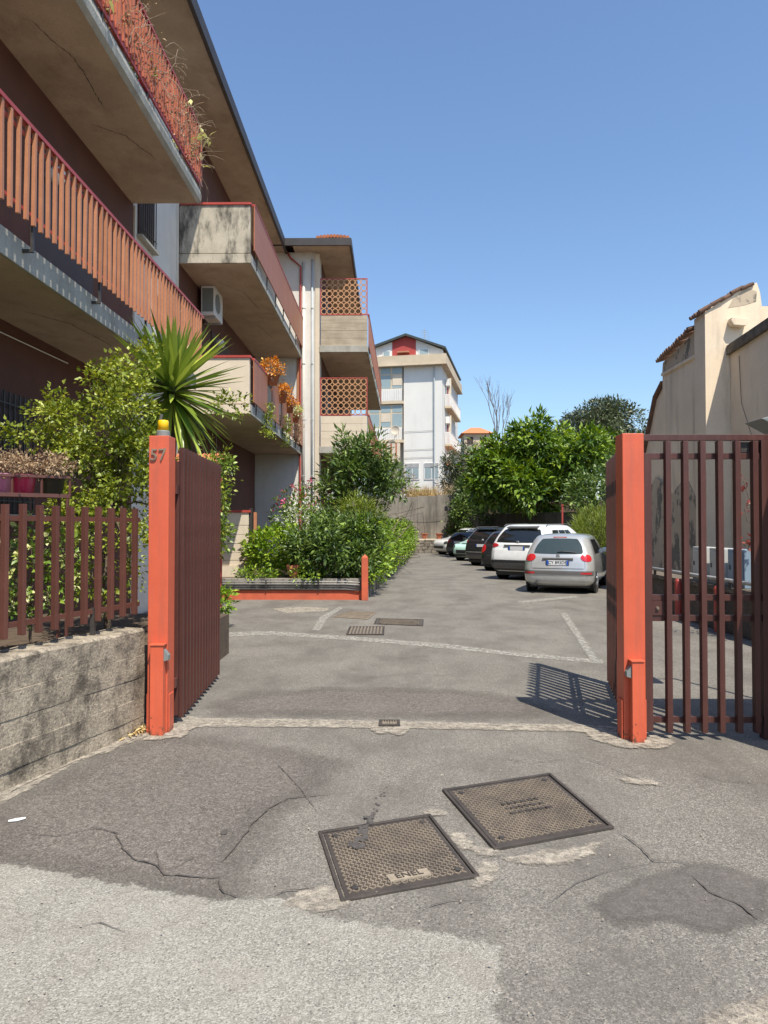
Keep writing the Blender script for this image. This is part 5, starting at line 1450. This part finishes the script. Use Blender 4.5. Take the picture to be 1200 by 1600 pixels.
# ------------------------------------------------------------------ trees and brush at the back
plant("broadleaf_tree", "big bright green broadleaf tree spreading above the parked cars", "tree", (8.3, 37.6, 2.0),
      boughs((7.4, 36.4, 4.1), (3.0, 2.4, 2.3), 46, .85, 17, 5) + boughs((9.6, 34.8, 4.4), (1.6, 1.5, 1.7), 14, .75, 15, 6) + boughs((5.9, 36.3, 4.4), (1.5, 1.3, 1.7), 14, .7, 14, 7) +
      [((6.35, 36, 6.2), (.3, .35, .95), 20), ((7.5, 36, 6.5), (.35, .4, .9), 24), ((8.5, 36, 6.2), (.3, .4, .7), 16), ((5.3, 36.2, 5.7), (.3, .3, .6), 12), ((7.4, 37.2, 3.8), (2.4, 1.2, 1.8), 240)],
      L_tree, .34, .14, 16, 201, .16, 60, cr=.30, lump=.3, shell=.3, droop=.25)
plant("olive_tree", "round grey green tree on the slope behind the bright broadleaf tree", "tree", (14.6, 49, 3.3), boughs((14.4, 49, 7.9), (2.9, 2.4, 2.4), 44, .85, 26, 8) + [((14.4, 49.6, 7.6), (2.2, 1.6, 1.8), 260)], L_olive, .26, .11, 13, 202, .2, 24, cr=.28)
plant("tamarisk_tree", "hazy grey green tree beside the white block's porch", "tree", (5.0, 47, 3.3), boughs((5.1, 47, 5.2), (1.9, 1.5, 1.7), 24, .6, 18, 14) + [((5.0, 47.4, 5.0), (1.3, 1.0, 1.3), 180), ((4.1, 46.5, 4.2), (.8, .8, .8), 120)], L_olive, .22, .06, 13, 203, .1, 20, cr=.22)
plant("ivy", "dark ivy hanging down the end of the grey wall", "plant", (4.3, 43.3, 0.0), [((4.6, 42.6, 2.6), (1.2, .6, 1.3), 260), ((3.9, 43.3, 1.6), (.55, .3, 1.1), 140), ((4.9, 42.0, 1.5), (.9, .5, 1.0), 160), ((5.9, 40.0, 2.5), (1.3, .7, 1.2), 220), ((5.0, 43.4, 3.9), (1.2, .6, 1.0), 200), ((6.6, 41.5, 3.6), (1.3, .8, 1.3), 220)], L_dark, .17, .09, 9, 204, .04, 16, cr=.2)
plant("broom_bush", "rounded fine needled yellow green bush by the parked silver car", "shrub", (7.6, 26.5, 0.0), [((7.55, 26.5, 1.25), (.88, .9, .92), 520)], L_broom, .24, .014, 16, 205, .05, 14, cr=.16, up=.8)
plant("dark_shrub", "dark evergreen mass between the house and broom bush", "shrub", (9.8, 27.5, 2.1), [((9.6, 27.5, 3.0), (1.4, 1.6, 1.7), 320), ((9.0, 31.0, 2.9), (1.3, 1.2, 1.3), 220), ((10.2, 24, 2.6), (.9, 2.0, 1.2), 160)], L_dark, .22, .09, 9, 206, .08, 14, cr=.25)
plant("brush", "brown dry brush on the top of grey retaining wall", "shrub", (1.0, 45.5, 3.3), [((.8, 45.4, 4.2), (1.0, .5, 1.0), 130), ((3.2, 45.3, 3.8), (.6, .5, .5), 60)], L_dry, .16, .03, 8, 207, .03, 40, cr=.2, stem_mat=M_baretree)
plant("shrub", "green shrub between the oleander and the white block", "shrub", (-.3, 45.6, 3.3), [((-.5, 45.6, 4.6), (1.3, 1.0, 1.6), 260)], L_dark, .18, .07, 9, 208, .05, 14, cr=.2)
# straw grass
gr = thing("dry_grass", "golden dry grass tuft on top of the grey retaining wall", "grass", (2.1, 45, 3.3))
rng = np.random.default_rng(55); n = 900
P = np.stack([rng.normal(2.1, .55, n), rng.uniform(44.6, 45.6, n), np.full(n, 3.25)], 1)
D = np.stack([rng.normal(0, .3, n), rng.normal(0, .3, n), np.ones(n)], 1)
V, T = leaf_arrays(P, D, rdirs(n, rng), rng.uniform(.4, 1.15, n), np.full(n, .03), rng, .2)
leaves_obj("blades", [(V, T, np.repeat(rng.random(n), 5))], L_straw, gr)
gr["kind"] = "thing"
# bare tree
bt = thing("bare_tree", "leafless bare tree against the sky beyond the garden", "tree", (10.6, 70, 3.3))
mb = MB(); rnd = random.Random(17)
def grow(p, d, L_, r_, depth):
    q = p + d * L_
    mb.tube([p, p.lerp(q, .5) + Vector((rnd.uniform(-1, 1), rnd.uniform(-1, 1), 0)) * L_ * .04, q], r_, 5, r_ * .62)
    if depth == 0: return
    for k in range(rnd.choice([2, 3]) if depth > 1 else 3):
        nd = (d + Vector((rnd.uniform(-.38, .38), rnd.uniform(-.38, .38), rnd.uniform(.1, .5)))).normalized()
        grow(p.lerp(q, rnd.uniform(.55, 1)), nd, L_ * rnd.uniform(.55, .8), r_ * .6, depth - 1)
grow(Vector((10.6, 70, 3.3)), Vector((0, 0, 1)), 6.0, .12, 5)
mb.build("trunk", M_baretree, bt)
rpst = thing("marker_pole", "thin red pole standing by the broom bush", "pole", (6.9, 28.8, 0))
B("shaft", M_rail, rpst, 6.87, 6.93, 28.77, 28.83, 0, 2.45)
B("cap", M_rail, rpst, 6.85, 6.95, 28.75, 28.85, 2.451, 2.5)

# ================================================================== PARKED CARS
M_tyre = surf("tyre_rubber", (0.02, 0.02, 0.02), (0.03, 0.03, 0.03), scale=9, bump=0.1, rough=0.8)
M_rim = plain("alloy_rim", (0.45, 0.46, 0.47), rough=0.3, metallic=0.7)
M_carglass = plain("tinted_car_glass", (0.012, 0.014, 0.015), rough=0.04, coat=.6)
M_carglass_clear = plain("greenish_car_glass", (0.035, 0.05, 0.048), rough=0.05, coat=.6)
M_blackplastic = plain("black_bumper_plastic", (0.03, 0.03, 0.032), rough=0.5)
M_greyplast2 = plain("grey_bumper_plastic", (0.12, 0.115, 0.112), rough=0.5)
M_lamp = plain("red_tail_lamp", (0.50, 0.02, 0.025), rough=0.1, coat=.8)
M_head = plain("dark_head_lamp", (0.05, 0.06, 0.06), rough=0.08, coat=.8)
M_plate = plain("number_plate", (0.75, 0.76, 0.75), rough=0.4)
M_platetext = plain("plate_lettering", (0.03, 0.03, 0.04), rough=0.5)
M_plateblue = plain("plate_blue_band", (0.02, 0.09, 0.45), rough=0.4)
P_silver = plain("silver_car_paint", (0.52, 0.53, 0.52), rough=0.28, metallic=0.45, coat=.8)
P_white = plain("white_car_paint", (0.76, 0.77, 0.76), rough=0.3, coat=.8)
P_black = plain("black_car_paint", (0.022, 0.021, 0.024), rough=0.25, coat=.8)
P_dark = plain("dark_grey_car_paint", (0.06, 0.05, 0.05), rough=0.28, coat=.7)
P_mint = plain("mint_car_paint", (0.50, 0.76, 0.66), rough=0.3, coat=.8)

NE, NC, NS = 8, 6, 24          # edge, corner and side steps of a ring
NRING = 2 * NE + 2 * NS + 4 * NC
def ring_pts(z, yr, yf, hw, r_, crown=0.03):
    pts = []
    def arc(cx, cy, a0):
        for k in range(NC):
            a = a0 + (math.pi / 2) * k / NC
            pts.append((cx + r_ * math.cos(a), cy + r_ * math.sin(a), z))
    for k in range(NE):
        t = k / NE; x = -(hw - r_) + 2 * (hw - r_) * t
        pts.append((x, yr - crown * (1 - (2 * t - 1) ** 2), z))
    arc(hw - r_, yr + r_, -math.pi / 2)
    for k in range(NS):
        t = k / NS
        pts.append((hw + .02 * math.sin(math.pi * t), yr + r_ + (yf - yr - 2 * r_) * t, z))
    arc(hw - r_, yf - r_, 0)
    for k in range(NE):
        t = k / NE; x = (hw - r_) - 2 * (hw - r_) * t
        pts.append((x, yf + crown * 1.5 * (1 - (2 * t - 1) ** 2), z))
    arc(-(hw - r_), yf - r_, math.pi / 2)
    for k in range(NS):
        t = k / NS
        pts.append((-hw - .02 * math.sin(math.pi * t), yf - r_ - (yf - yr - 2 * r_) * t, z))
    arc(-(hw - r_), yr + r_, math.pi)
    return np.array(pts)

def cr_interp(K, t):
    n = len(K); i = int(min(max(math.floor(t), 0), n - 2)); f = t - i
    p0, p1, p2, p3 = K[max(i - 1, 0)], K[i], K[i + 1], K[min(i + 2, n - 1)]
    return p1 + 0.5 * f * ((p2 - p0) * 1.0 + f * ((2 * p0 - 5 * p1 + 4 * p2 - p3) + f * (3 * (p1 - p2) + p3 - p0)))

class CarShape:
    def __init__(self, rings):
        self.K = [np.array(r_, float) for r_ in rings]
    def ring(self, t):
        p = cr_interp(self.K, t)
        return ring_pts(p[0], p[1], p[2], p[3], min(p[4], p[3] - .02))
    def body(self, sub=5):
        rows = []
        n = (len(self.K) - 1) * sub
        for k in range(n + 1):
            rows.append(self.ring(k / sub))
        vs_ = [tuple(p) for r_ in rows for p in r_]
        fs_ = [(i * NRING + k, i * NRING + (k + 1) % NRING, (i + 1) * NRING + (k + 1) % NRING, (i + 1) * NRING + k) for i in range(n) for k in range(NRING)]
        top = len(vs_); last = rows[-1]
        vs_.append((0, float(last[:, 1].mean()), float(last[0, 2]) + .008)); fs_ += [(n * NRING + k, n * NRING + (k + 1) % NRING, top) for k in range(NRING)]
        bot = len(vs_); vs_.append((0, 0, float(rows[0][0, 2]))); fs_ += [(k, bot, (k + 1) % NRING) for k in range(NRING)]
        return MB().add(vs_, fs_)
    def zt(self, z):
        lo, hi_ = 0.0, len(self.K) - 1.0
        for _ in range(40):
            m_ = (lo + hi_) / 2
            if cr_interp(self.K, m_)[0] < z: lo = m_
            else: hi_ = m_
        return lo
    def pt(self, i, z):
        r_ = self.ring(self.zt(z)); i = i % NRING; a = int(i) % NRING; f = i - int(i)
        return r_[a] * (1 - f) + r_[(a + 1) % NRING] * f
    def panel(self, i0, i1, z0, z1, eps=.006, n=10, m=5, taper=(0, 0), rnd_=0.0):
        """patch lying on the body; taper narrows the top edge at either end"""
        V = []
        for b in range(m + 1):
            v = b / m
            for a in range(n + 1):
                u = a / n
                if rnd_:
                    cu, cv = 2 * u - 1, 2 * (b / m) - 1
                    u = u + rnd_ * ((cu * math.sqrt(1 - cv * cv / 2) + 1) / 2 - u)
                    v = b / m + rnd_ * ((cv * math.sqrt(1 - cu * cu / 2) + 1) / 2 - b / m)
                ia = i0 + taper[0] * v; ib = i1 - taper[1] * v
                zlo = z0(u) if callable(z0) else z0; zhi = z1(u) if callable(z1) else z1
                i = ia + (ib - ia) * u; z = zlo + (zhi - zlo) * v
                p = self.pt(i, z); du = self.pt(i + .2, z) - self.pt(i - .2, z); dz = self.pt(i, z + .02) - self.pt(i, z - .02)
                nn = np.cross(du, dz); nn = nn / max(np.linalg.norm(nn), 1e-9)
                V.append(tuple(p + nn * eps))
        F_ = [(b * (n + 1) + a, b * (n + 1) + a + 1, (b + 1) * (n + 1) + a + 1, (b + 1) * (n + 1) + a) for b in range(m) for a in range(n)]
        return MB().add(V, F_)
iR0, iR1 = 0, NE                       # rear edge
iSr0 = NE + NC; iSr1 = iSr0 + NS       # right side, rear to front
iF0 = iSr1 + NC; iF1 = iF0 + NE        # front edge
iSl0 = iF1 + NC; iSl1 = iSl0 + NS      # left side, front to rear

def car(name, label, x, y, heading, rings, paint, glass, feat, wheel_y, wheel_r=.31, group="cars parked along the wall"):
    """heading: degrees the nose turns clockwise from straight ahead (+Y); x, y = rear-left corner on the ground"""
    sh = CarShape(rings)
    a = R(-heading)
    hw = rings[2][3]; yr = min(r_[1] for r_ in rings)
    loc = Vector((x, y, 0)) - Matrix.Rotation(a, 3, 'Z') @ Vector((feat.get("anchor", (-hw, yr))[0], feat.get("anchor", (-hw, yr))[1], 0))
    root = thing(name, label, "car", tuple(loc), group, a)
    body = sh.body().build("body", paint, root, local=True, smooth=True)
    def P(nm, mat, *args, parent=root, **kw):
        return sh.panel(*args, **kw).build(nm, mat, parent, local=True, smooth=True)
    zb, ztp = feat["belt"], feat["wintop"]
    # glazing
    P("rear_window", glass, iR0 - 1.5, iR1 + 1.5, zb + feat.get("rw", .02), ztp, taper=(.5, .5), n=14, m=8, rnd_=.28)
    P("windscreen", M_carglass, iF0 - 2.5, iF1 + 2.5, zb + .03, ztp - .01, n=14, taper=(.3, .3))
    for s0, s1 in feat["sidewin"]:
        P("side_window", M_carglass, iSr0 + s0, iSr0 + s1, zb + .02, ztp - .03, n=8)
        P("side_window", M_carglass, iSl1 - s1, iSl1 - s0, zb + .02, ztp - .03, n=8)
    # lower trim
    for nm, mat, z0, z1, i0, i1 in feat.get("trim", []):
        P(nm, mat, i0, i1, z0, z1, eps=.012, n=40)
    for (i0, i1, z0, z1, tp) in feat.get("tail", []):
        P("tail_lamp", M_lamp, i0, i1, z0, z1, eps=.012, n=10, m=8, taper=(tp, 0), rnd_=.9)
        P("tail_lamp", M_lamp, iR1 - i1, iR1 - i0, z0, z1, eps=.012, n=10, m=8, taper=(0, tp), rnd_=.9)
    for (i0, i1, z0, z1, mat) in feat.get("headl", []):
        P("headlamp", mat, iF0 + i0, iF0 + i1, z0, z1, eps=.012, n=10, m=8, rnd_=.9)
        P("headlamp", mat, iF1 - i1, iF1 - i0, z0, z1, eps=.012, n=10, m=8, rnd_=.9)
    for (i0, i1, z0, z1, mat, nm) in feat.get("front", []):
        P(nm, mat, iF0 + i0, iF0 + i1, z0, z1, eps=.010, n=8)
    P("boot_seam", M_blackplastic, iR0 - .5, iR1 + .5, feat.get("boot_z", .60), feat.get("boot_z", .60) + .010, eps=.005, n=12, m=1)
    for e_ in (-1.0, NE + .9):
        P("boot_seam", M_blackplastic, e_, e_ + .10, feat.get("boot_z", .60), zb, eps=.005, n=1)
    # door seams and handles
    if feat.get("seams", True):
        for s in feat["seam_at"]:
            P("door_seam", M_blackplastic, iSr0 + s, iSr0 + s + .08, .30, zb + .0, eps=.004, n=1)
    # plate
    if "plate" in feat:
        zc, txt, fs_ = feat["plate"]
        p = sh.pt(NE / 2, zc); yy = p[1] - .02
        pr_ = MB().box(-.27, .27, yy, yy + .02, zc - .062, zc + .062).build("plate_holder", M_blackplastic, root, local=True)
        MB().box(-.255, .255, yy - .006, yy - .001, zc - .055, zc + .055).build("number_plate", M_plate, root, local=True)
        for s in (-1, 1):
            MB().box(s * .232 - .022, s * .232 + .022, yy - .009, yy - .0065, zc - .052, zc + .052).build("plate_band", M_plateblue, pr_, local=True)
        if txt:
            text_obj("plate_lettering", txt, .10, .0015, M_platetext, pr_, (0, yy - .009, zc), (R(90), 0, 0))
    if "moulding" in feat:
        zc, w = feat["moulding"]
        p = sh.pt(NE / 2, zc)
        MB().box(-w, w, p[1] - .03, p[1] + .01, zc - .022, zc + .022).build("boot_handle", feat.get("mould_mat", M_greyplast2), root, local=True, bevel=.006)
    if feat.get("wiper"):
        p = sh.pt(NE / 2, zb + .08)
        MB().tube([(-.02, p[1] - .03, zb + .07), (.12, p[1] - .03, zb + .085), (.42, p[1] - .015, zb + .06)], .011, 5).build("rear_wiper", M_blackplastic, root, local=True)
    if feat.get("brake_lamp"):
        p = sh.pt(NE / 2, ztp + .03)
        MB().box(-.16, .16, p[1] - .012, p[1] + .02, ztp + .012, ztp + .04).build("brake_lamp", M_lamp, root, local=True)
    if feat.get("exhaust"):
        MB().lathe([(.035, -.12), (.04, 0), (.028, .0)], (-hw + .32, yr + .02, .235), 10, 'y').build("exhaust", M_blackplastic, root, local=True)
    if feat.get("roof_rails"):
        H = rings[-1][0]; w = rings[-2][3] + .02
        for s in (-1, 1):
            MB().tube([(s * w, yr + .6, H - .06), (s * w, yr + .75, H - .005), (s * w, 0.0, H + .01), (s * w, .35, H - .04)], .013, 6).build("roof_rail", feat.get("rail_mat", M_greyplast2), root, local=True)
    if feat.get("spoiler"):
        p = sh.pt(NE / 2, ztp + .05)
        MB().add([(-.5, p[1] - .12, ztp + .03), (.5, p[1] - .12, ztp + .03), (.5, p[1] + .12, ztp + .08), (-.5, p[1] + .12, ztp + .08),
                  (-.5, p[1] - .12, ztp + .06), (.5, p[1] - .12, ztp + .06), (.5, p[1] + .12, ztp + .105), (-.5, p[1] + .12, ztp + .105)],
                 [(0, 3, 2, 1), (4, 5, 6, 7), (0, 1, 5, 4), (1, 2, 6, 5), (2, 3, 7, 6), (3, 0, 4, 7)]).build("spoiler", feat.get("spoiler_mat", paint), root, local=True, bevel=.008)
    if feat.get("badge"):
        p = sh.pt(NE / 2, feat["badge"])
        MB().lathe([(.045, -.016), (.05, -.008), (.05, 0)], (0, p[1], feat["badge"]), 12, 'y').build("badge", M_rim, root, local=True)
    # mirrors
    for s in (-1, 1):
        ym_ = feat.get("mirror_y", .75)
        MB().box(s * (hw + .02) - .09, s * (hw + .02) + .09, ym_ - .05, ym_ + .05, zb - .01, zb + .12).build("mirror", feat.get("mirror_mat", paint), root, local=True, bevel=.03)
    # wheels
    for s in (-1, 1):
        for wy in wheel_y:
            r_ = wheel_r
            arch = MB().lathe([(r_ + .075, -.02), (r_ + .075, .03), (r_ + .03, .034), (.02, .034)], (s * (hw + .002 - .03), wy, r_ + .02), 22, 'x') if s > 0 else \
                   MB().lathe([(.02, -.034), (r_ + .03, -.034), (r_ + .075, -.03), (r_ + .075, .02)], (s * (hw + .002 - .03), wy, r_ + .02), 22, 'x')
            wa = arch.build("wheel_arch", M_blackplastic, root, local=True)
            x0 = s * (hw - .10)
            w = MB().lathe([(r_ * .62, -.105), (r_ * .92, -.105), (r_, -.07), (r_, .07), (r_ * .92, .105), (r_ * .62, .105)], (x0, wy, r_), 24, 'x').build("wheel", M_tyre, root, local=True, smooth=True)
            rm = MB().lathe([(r_ * .64, -.02 * s), (r_ * .6, .085 * s), (.06, .11 * s), (.02, .115 * s)], (x0, wy, r_), 24, 'x').build("rim", feat.get("rim", M_rim), w, local=True)
            sp = MB()
            for k in range(5):
                a_ = 2 * math.pi * k / 5
                sp.obox((x0 + s * .112, wy + .05 * math.cos(a_), r_ + .05 * math.sin(a_)), (x0 + s * .105, wy + r_ * .6 * math.cos(a_), r_ + r_ * .6 * math.sin(a_)), .05, .03, up=(1, 0, 0))
            sp.build("spokes", feat.get("rim", M_rim), w, local=True)
    # dark underside
    MB().box(-hw + .12, hw - .12, yr + .25, -yr - .25, .14, .24).build("underbody", M_blackplastic, root, local=True)
    return root

wagon = [(.19, -1.88, 1.88, .72, .26), (.30, -1.99, 1.98, .81, .26), (.52, -2.02, 2.02, .828, .26), (.70, -1.98, 1.95, .826, .26), (.80, -1.95, 1.72, .815, .26),
         (.92, -1.90, 1.02, .79, .27), (1.10, -1.78, .72, .735, .28), (1.30, -1.60, .36, .645, .28), (1.385, -1.47, .18, .57, .27), (1.425, -1.25, 0.0, .40, .25)]
suv = [(.26, -2.05, 2.05, .80, .22), (.40, -2.18, 2.18, .90, .22), (.62, -2.22, 2.22, .92, .22), (.86, -2.18, 2.12, .92, .22), (.98, -2.14, 1.85, .91, .22),
       (1.10, -2.10, 1.15, .89, .22), (1.30, -1.96, .85, .835, .22), (1.55, -1.72, .38, .74, .22), (1.645, -1.58, .12, .67, .22), (1.68, -1.3, -.1, .5, .22)]
def scale_rings(rs, sl, sw_, sh_):
    return [(z * sh_, a * sl, b * sl, w * sw_, r_) for z, a, b, w, r_ in rs]
lowhatch = scale_rings(wagon, .97, 1.04, .93)
tall = scale_rings(wagon, .95, 1.03, 1.07)
hatch = scale_rings(wagon, .97, 1.04, 1.03)
small = scale_rings(wagon, .95, 1.03, 1.02)
cross = scale_rings(suv, .98, .98, .95)

car("parked_car", "silver estate car with red tail lamps parked nearest the gate", 3.18, 17.3, 22, wagon, P_silver, M_carglass_clear,
    dict(belt=.925, wintop=1.315, sidewin=[(2.5, 9), (9.6, 15.5)], seam_at=(9.2, 15.6), tail=[(-3.9, .1, .77, .94, .5)], plate=(.745, "CY 893DE", .1), moulding=(.835, .36), wiper=True, brake_lamp=True,
         exhaust=True, badge=.90, mould_mat=M_greyplast2, trim=[("bumper_strip", M_greyplast2, .46, .55, -4.5, NE + 4.5), ("reflector", M_lamp, .475, .52, -3.5, .2), ("reflector", M_lamp, .475, .52, NE - .2, NE + 3.5)]),
    (-1.28, 1.22), .29)
car("parked_car", "white crossover car with roof rails and dark lower bumper", 2.95, 21.7, 36, suv, P_white, M_carglass,
    dict(belt=1.10, wintop=1.53, sidewin=[(2.5, 7.6), (8.2, 13.5), (14, 18.5)], seam_at=(7.8, 13.8), tail=[(-4.0, .4, .98, 1.10, .5)], plate=(.96, "", .1), moulding=(1.04, .42), mould_mat=M_greyplast2, badge=1.13,
         roof_rails=True, spoiler=True, spoiler_mat=M_greyplast2, trim=[("dark_bumper", M_blackplastic, .30, .60, -7, NE + 7), ("bumper_plate", M_greyplast2, .36, .52, -1.5, NE + 1.5)], rim=M_rim),
    (-1.36, 1.32), .345)
car("parked_car", "low dark car squeezed between white crossover and black crossover", 3.15, 25.9, 40, hatch, P_black, M_carglass,
    dict(belt=.96, wintop=1.37, sidewin=[(2.5, 9), (9.6, 15.5)], seam_at=(9.2,), tail=[(-4.5, .2, .66, .95, .2)], plate=(.80, "", .1), trim=[("bumper_trim", M_blackplastic, .25, .5, -7, NE + 7)]),
    (-1.25, 1.2), .30)
car("parked_car", "black crossover car with sloping rear window and chrome bumper edge", 2.95, 29.4, 42, cross, P_black, M_carglass,
    dict(belt=1.06, wintop=1.44, sidewin=[(2.5, 7.6), (8.2, 13.5), (14, 18.5)], seam_at=(7.8, 13.8), tail=[(-4.0, -.8, .95, 1.05, .5)], plate=(.84, "", .1), badge=1.06, spoiler=True, roof_rails=True,
         trim=[("bumper_trim", M_greyplast2, .30, .48, -2, NE + 2), ("chrome_strip", M_galv, .56, .585, -2, NE + 2)], rim=M_blackplastic),
    (-1.32, 1.28), .345)
car("parked_car", "mint green small car parked nose out facing the gate", 2.78, 33.6, 40 + 180, small, P_mint, M_carglass,
    dict(belt=.95, wintop=1.36, sidewin=[(2.5, 9), (9.6, 15.5)], seam_at=(9.2,), tail=[(-4.5, .2, .74, .95, .2)], headl=[(-4.2, -.6, .60, .74, M_head), (-4.6, .8, .79, .83, M_head)],
         front=[(.2, NE - .2, .36, .52, M_blackplastic, "grille"), (-4, NE + 4, .22, .34, M_blackplastic, "bumper_trim"), (1.5, NE - 1.5, .78, .82, M_blackplastic, "badge_strip")], mirror_mat=M_blackplastic, anchor=(.85, 1.95)),
    (-1.22, 1.2), .31)
car("parked_car", "dark brown car beside the mint green car", 2.85, 38.6, 42, lowhatch, P_dark, M_carglass,
    dict(belt=.88, wintop=1.24, sidewin=[(2.5, 9), (9.6, 15.5)], seam_at=(9.2,), tail=[(-4.5, .2, .72, .95, .2)], plate=(.76, "", .1), trim=[("bumper_trim", M_greyplast2, .3, .5, -5, NE + 5)]),
    (-1.25, 1.2), .30)
car("parked_car", "white hatchback farthest down the row by the stone kerb wall", 2.3, 41.6, 66 + 180, tall, P_white, M_carglass,
    dict(belt=1.0, wintop=1.43, sidewin=[(2.5, 9), (9.6, 15.5)], seam_at=(9.2,), tail=[(-4.5, .2, .74, .95, .2)], headl=[(-4.2, -.4, .62, .78, M_head)],
         front=[(.2, NE - .2, .36, .5, M_blackplastic, "grille")], mirror_mat=M_blackplastic, anchor=(.85, 1.95)),
    (-1.22, 1.2), .30)

# ------------------------------------------------------------------ small things on the near balconies
for (y, z, lb) in ((9.3, 6.27, "white globe wall lamp above the near balcony railing"), (18.3, 6.35, "white globe wall lamp beside the air conditioner")):
    gl = thing("wall_lamp", lb, "lamp", (FX, y, z), "globe wall lamps")
    MB().lathe([(.05, 0), (.05, .03), (.03, .05), (.03, .08)], (FX, y, z), 12, 'x').build("bracket", M_greyplastic, gl)
    MB().lathe([(.03, .07), (.09, .10), (.115, .17), (.10, .24), (.05, .28), (.01, .29)], (FX, y, z), 16, 'x').build("globe", M_whitepaint, gl, smooth=True)
for i, (y, mt, lb) in enumerate(((9.9, M_magenta, "magenta pot behind the red upper railing"), (8.9, M_pot, "terracotta pot behind the red upper railing"), (11.9, M_whitepaint, "white pot behind the red upper railing"))):
    pt = thing("flower_pot", lb, "flower pot", (-3.52, y, 7.6), "pots behind the upper railing")
    MB().lathe([(.08, 7.60), (.12, 7.82), (.13, 7.82), (.13, 7.86), (.11, 7.86)], (-3.53, y, 0), 14).build("pot", mt, pt, smooth=True)
    rng = np.random.default_rng(60 + i)
    C, A = crown_pts((-3.53, y, 8.05), (.16, .2, .2), 26, rng, .3, .3)
    leaves_obj("leaves", [clump_leaves(C, A, 8, .06, .08, .03, rng)], (L_mid, L_dry, L_cream)[i], pt)

for i, (pts_, b_, z_) in enumerate((([(-4.2, 5.2), (-4.05, 5.6), (-4.1, 6.0)], b2, 7.357), ([(-3.8, 5.5), (-3.75, 6.1), (-3.95, 6.5)], b2, 7.357), ([(-4.1, 7.9), (-3.9, 8.6), (-3.95, 9.6)], b2, 7.357),
                                    ([(-4.3, 10.0), (-3.9, 10.3), (-3.7, 11.0)], b2, 7.357), ([(-4.2, 8.0), (-3.9, 8.5), (-3.8, 9.6)], b1, 4.057), ([(-4.1, 16.4), (-3.6, 17.2), (-3.5, 18.6)], b3, 7.327), ([(-4.3, 19), (-3.8, 20), (-3.6, 21.5)], b3, 7.327))):
    o = ribbon("soffit_crack", pts_, .012, z_, M_crack, 300 + i)
    del o["kind"]
    o.parent = b_; o.location = -wl(b_)
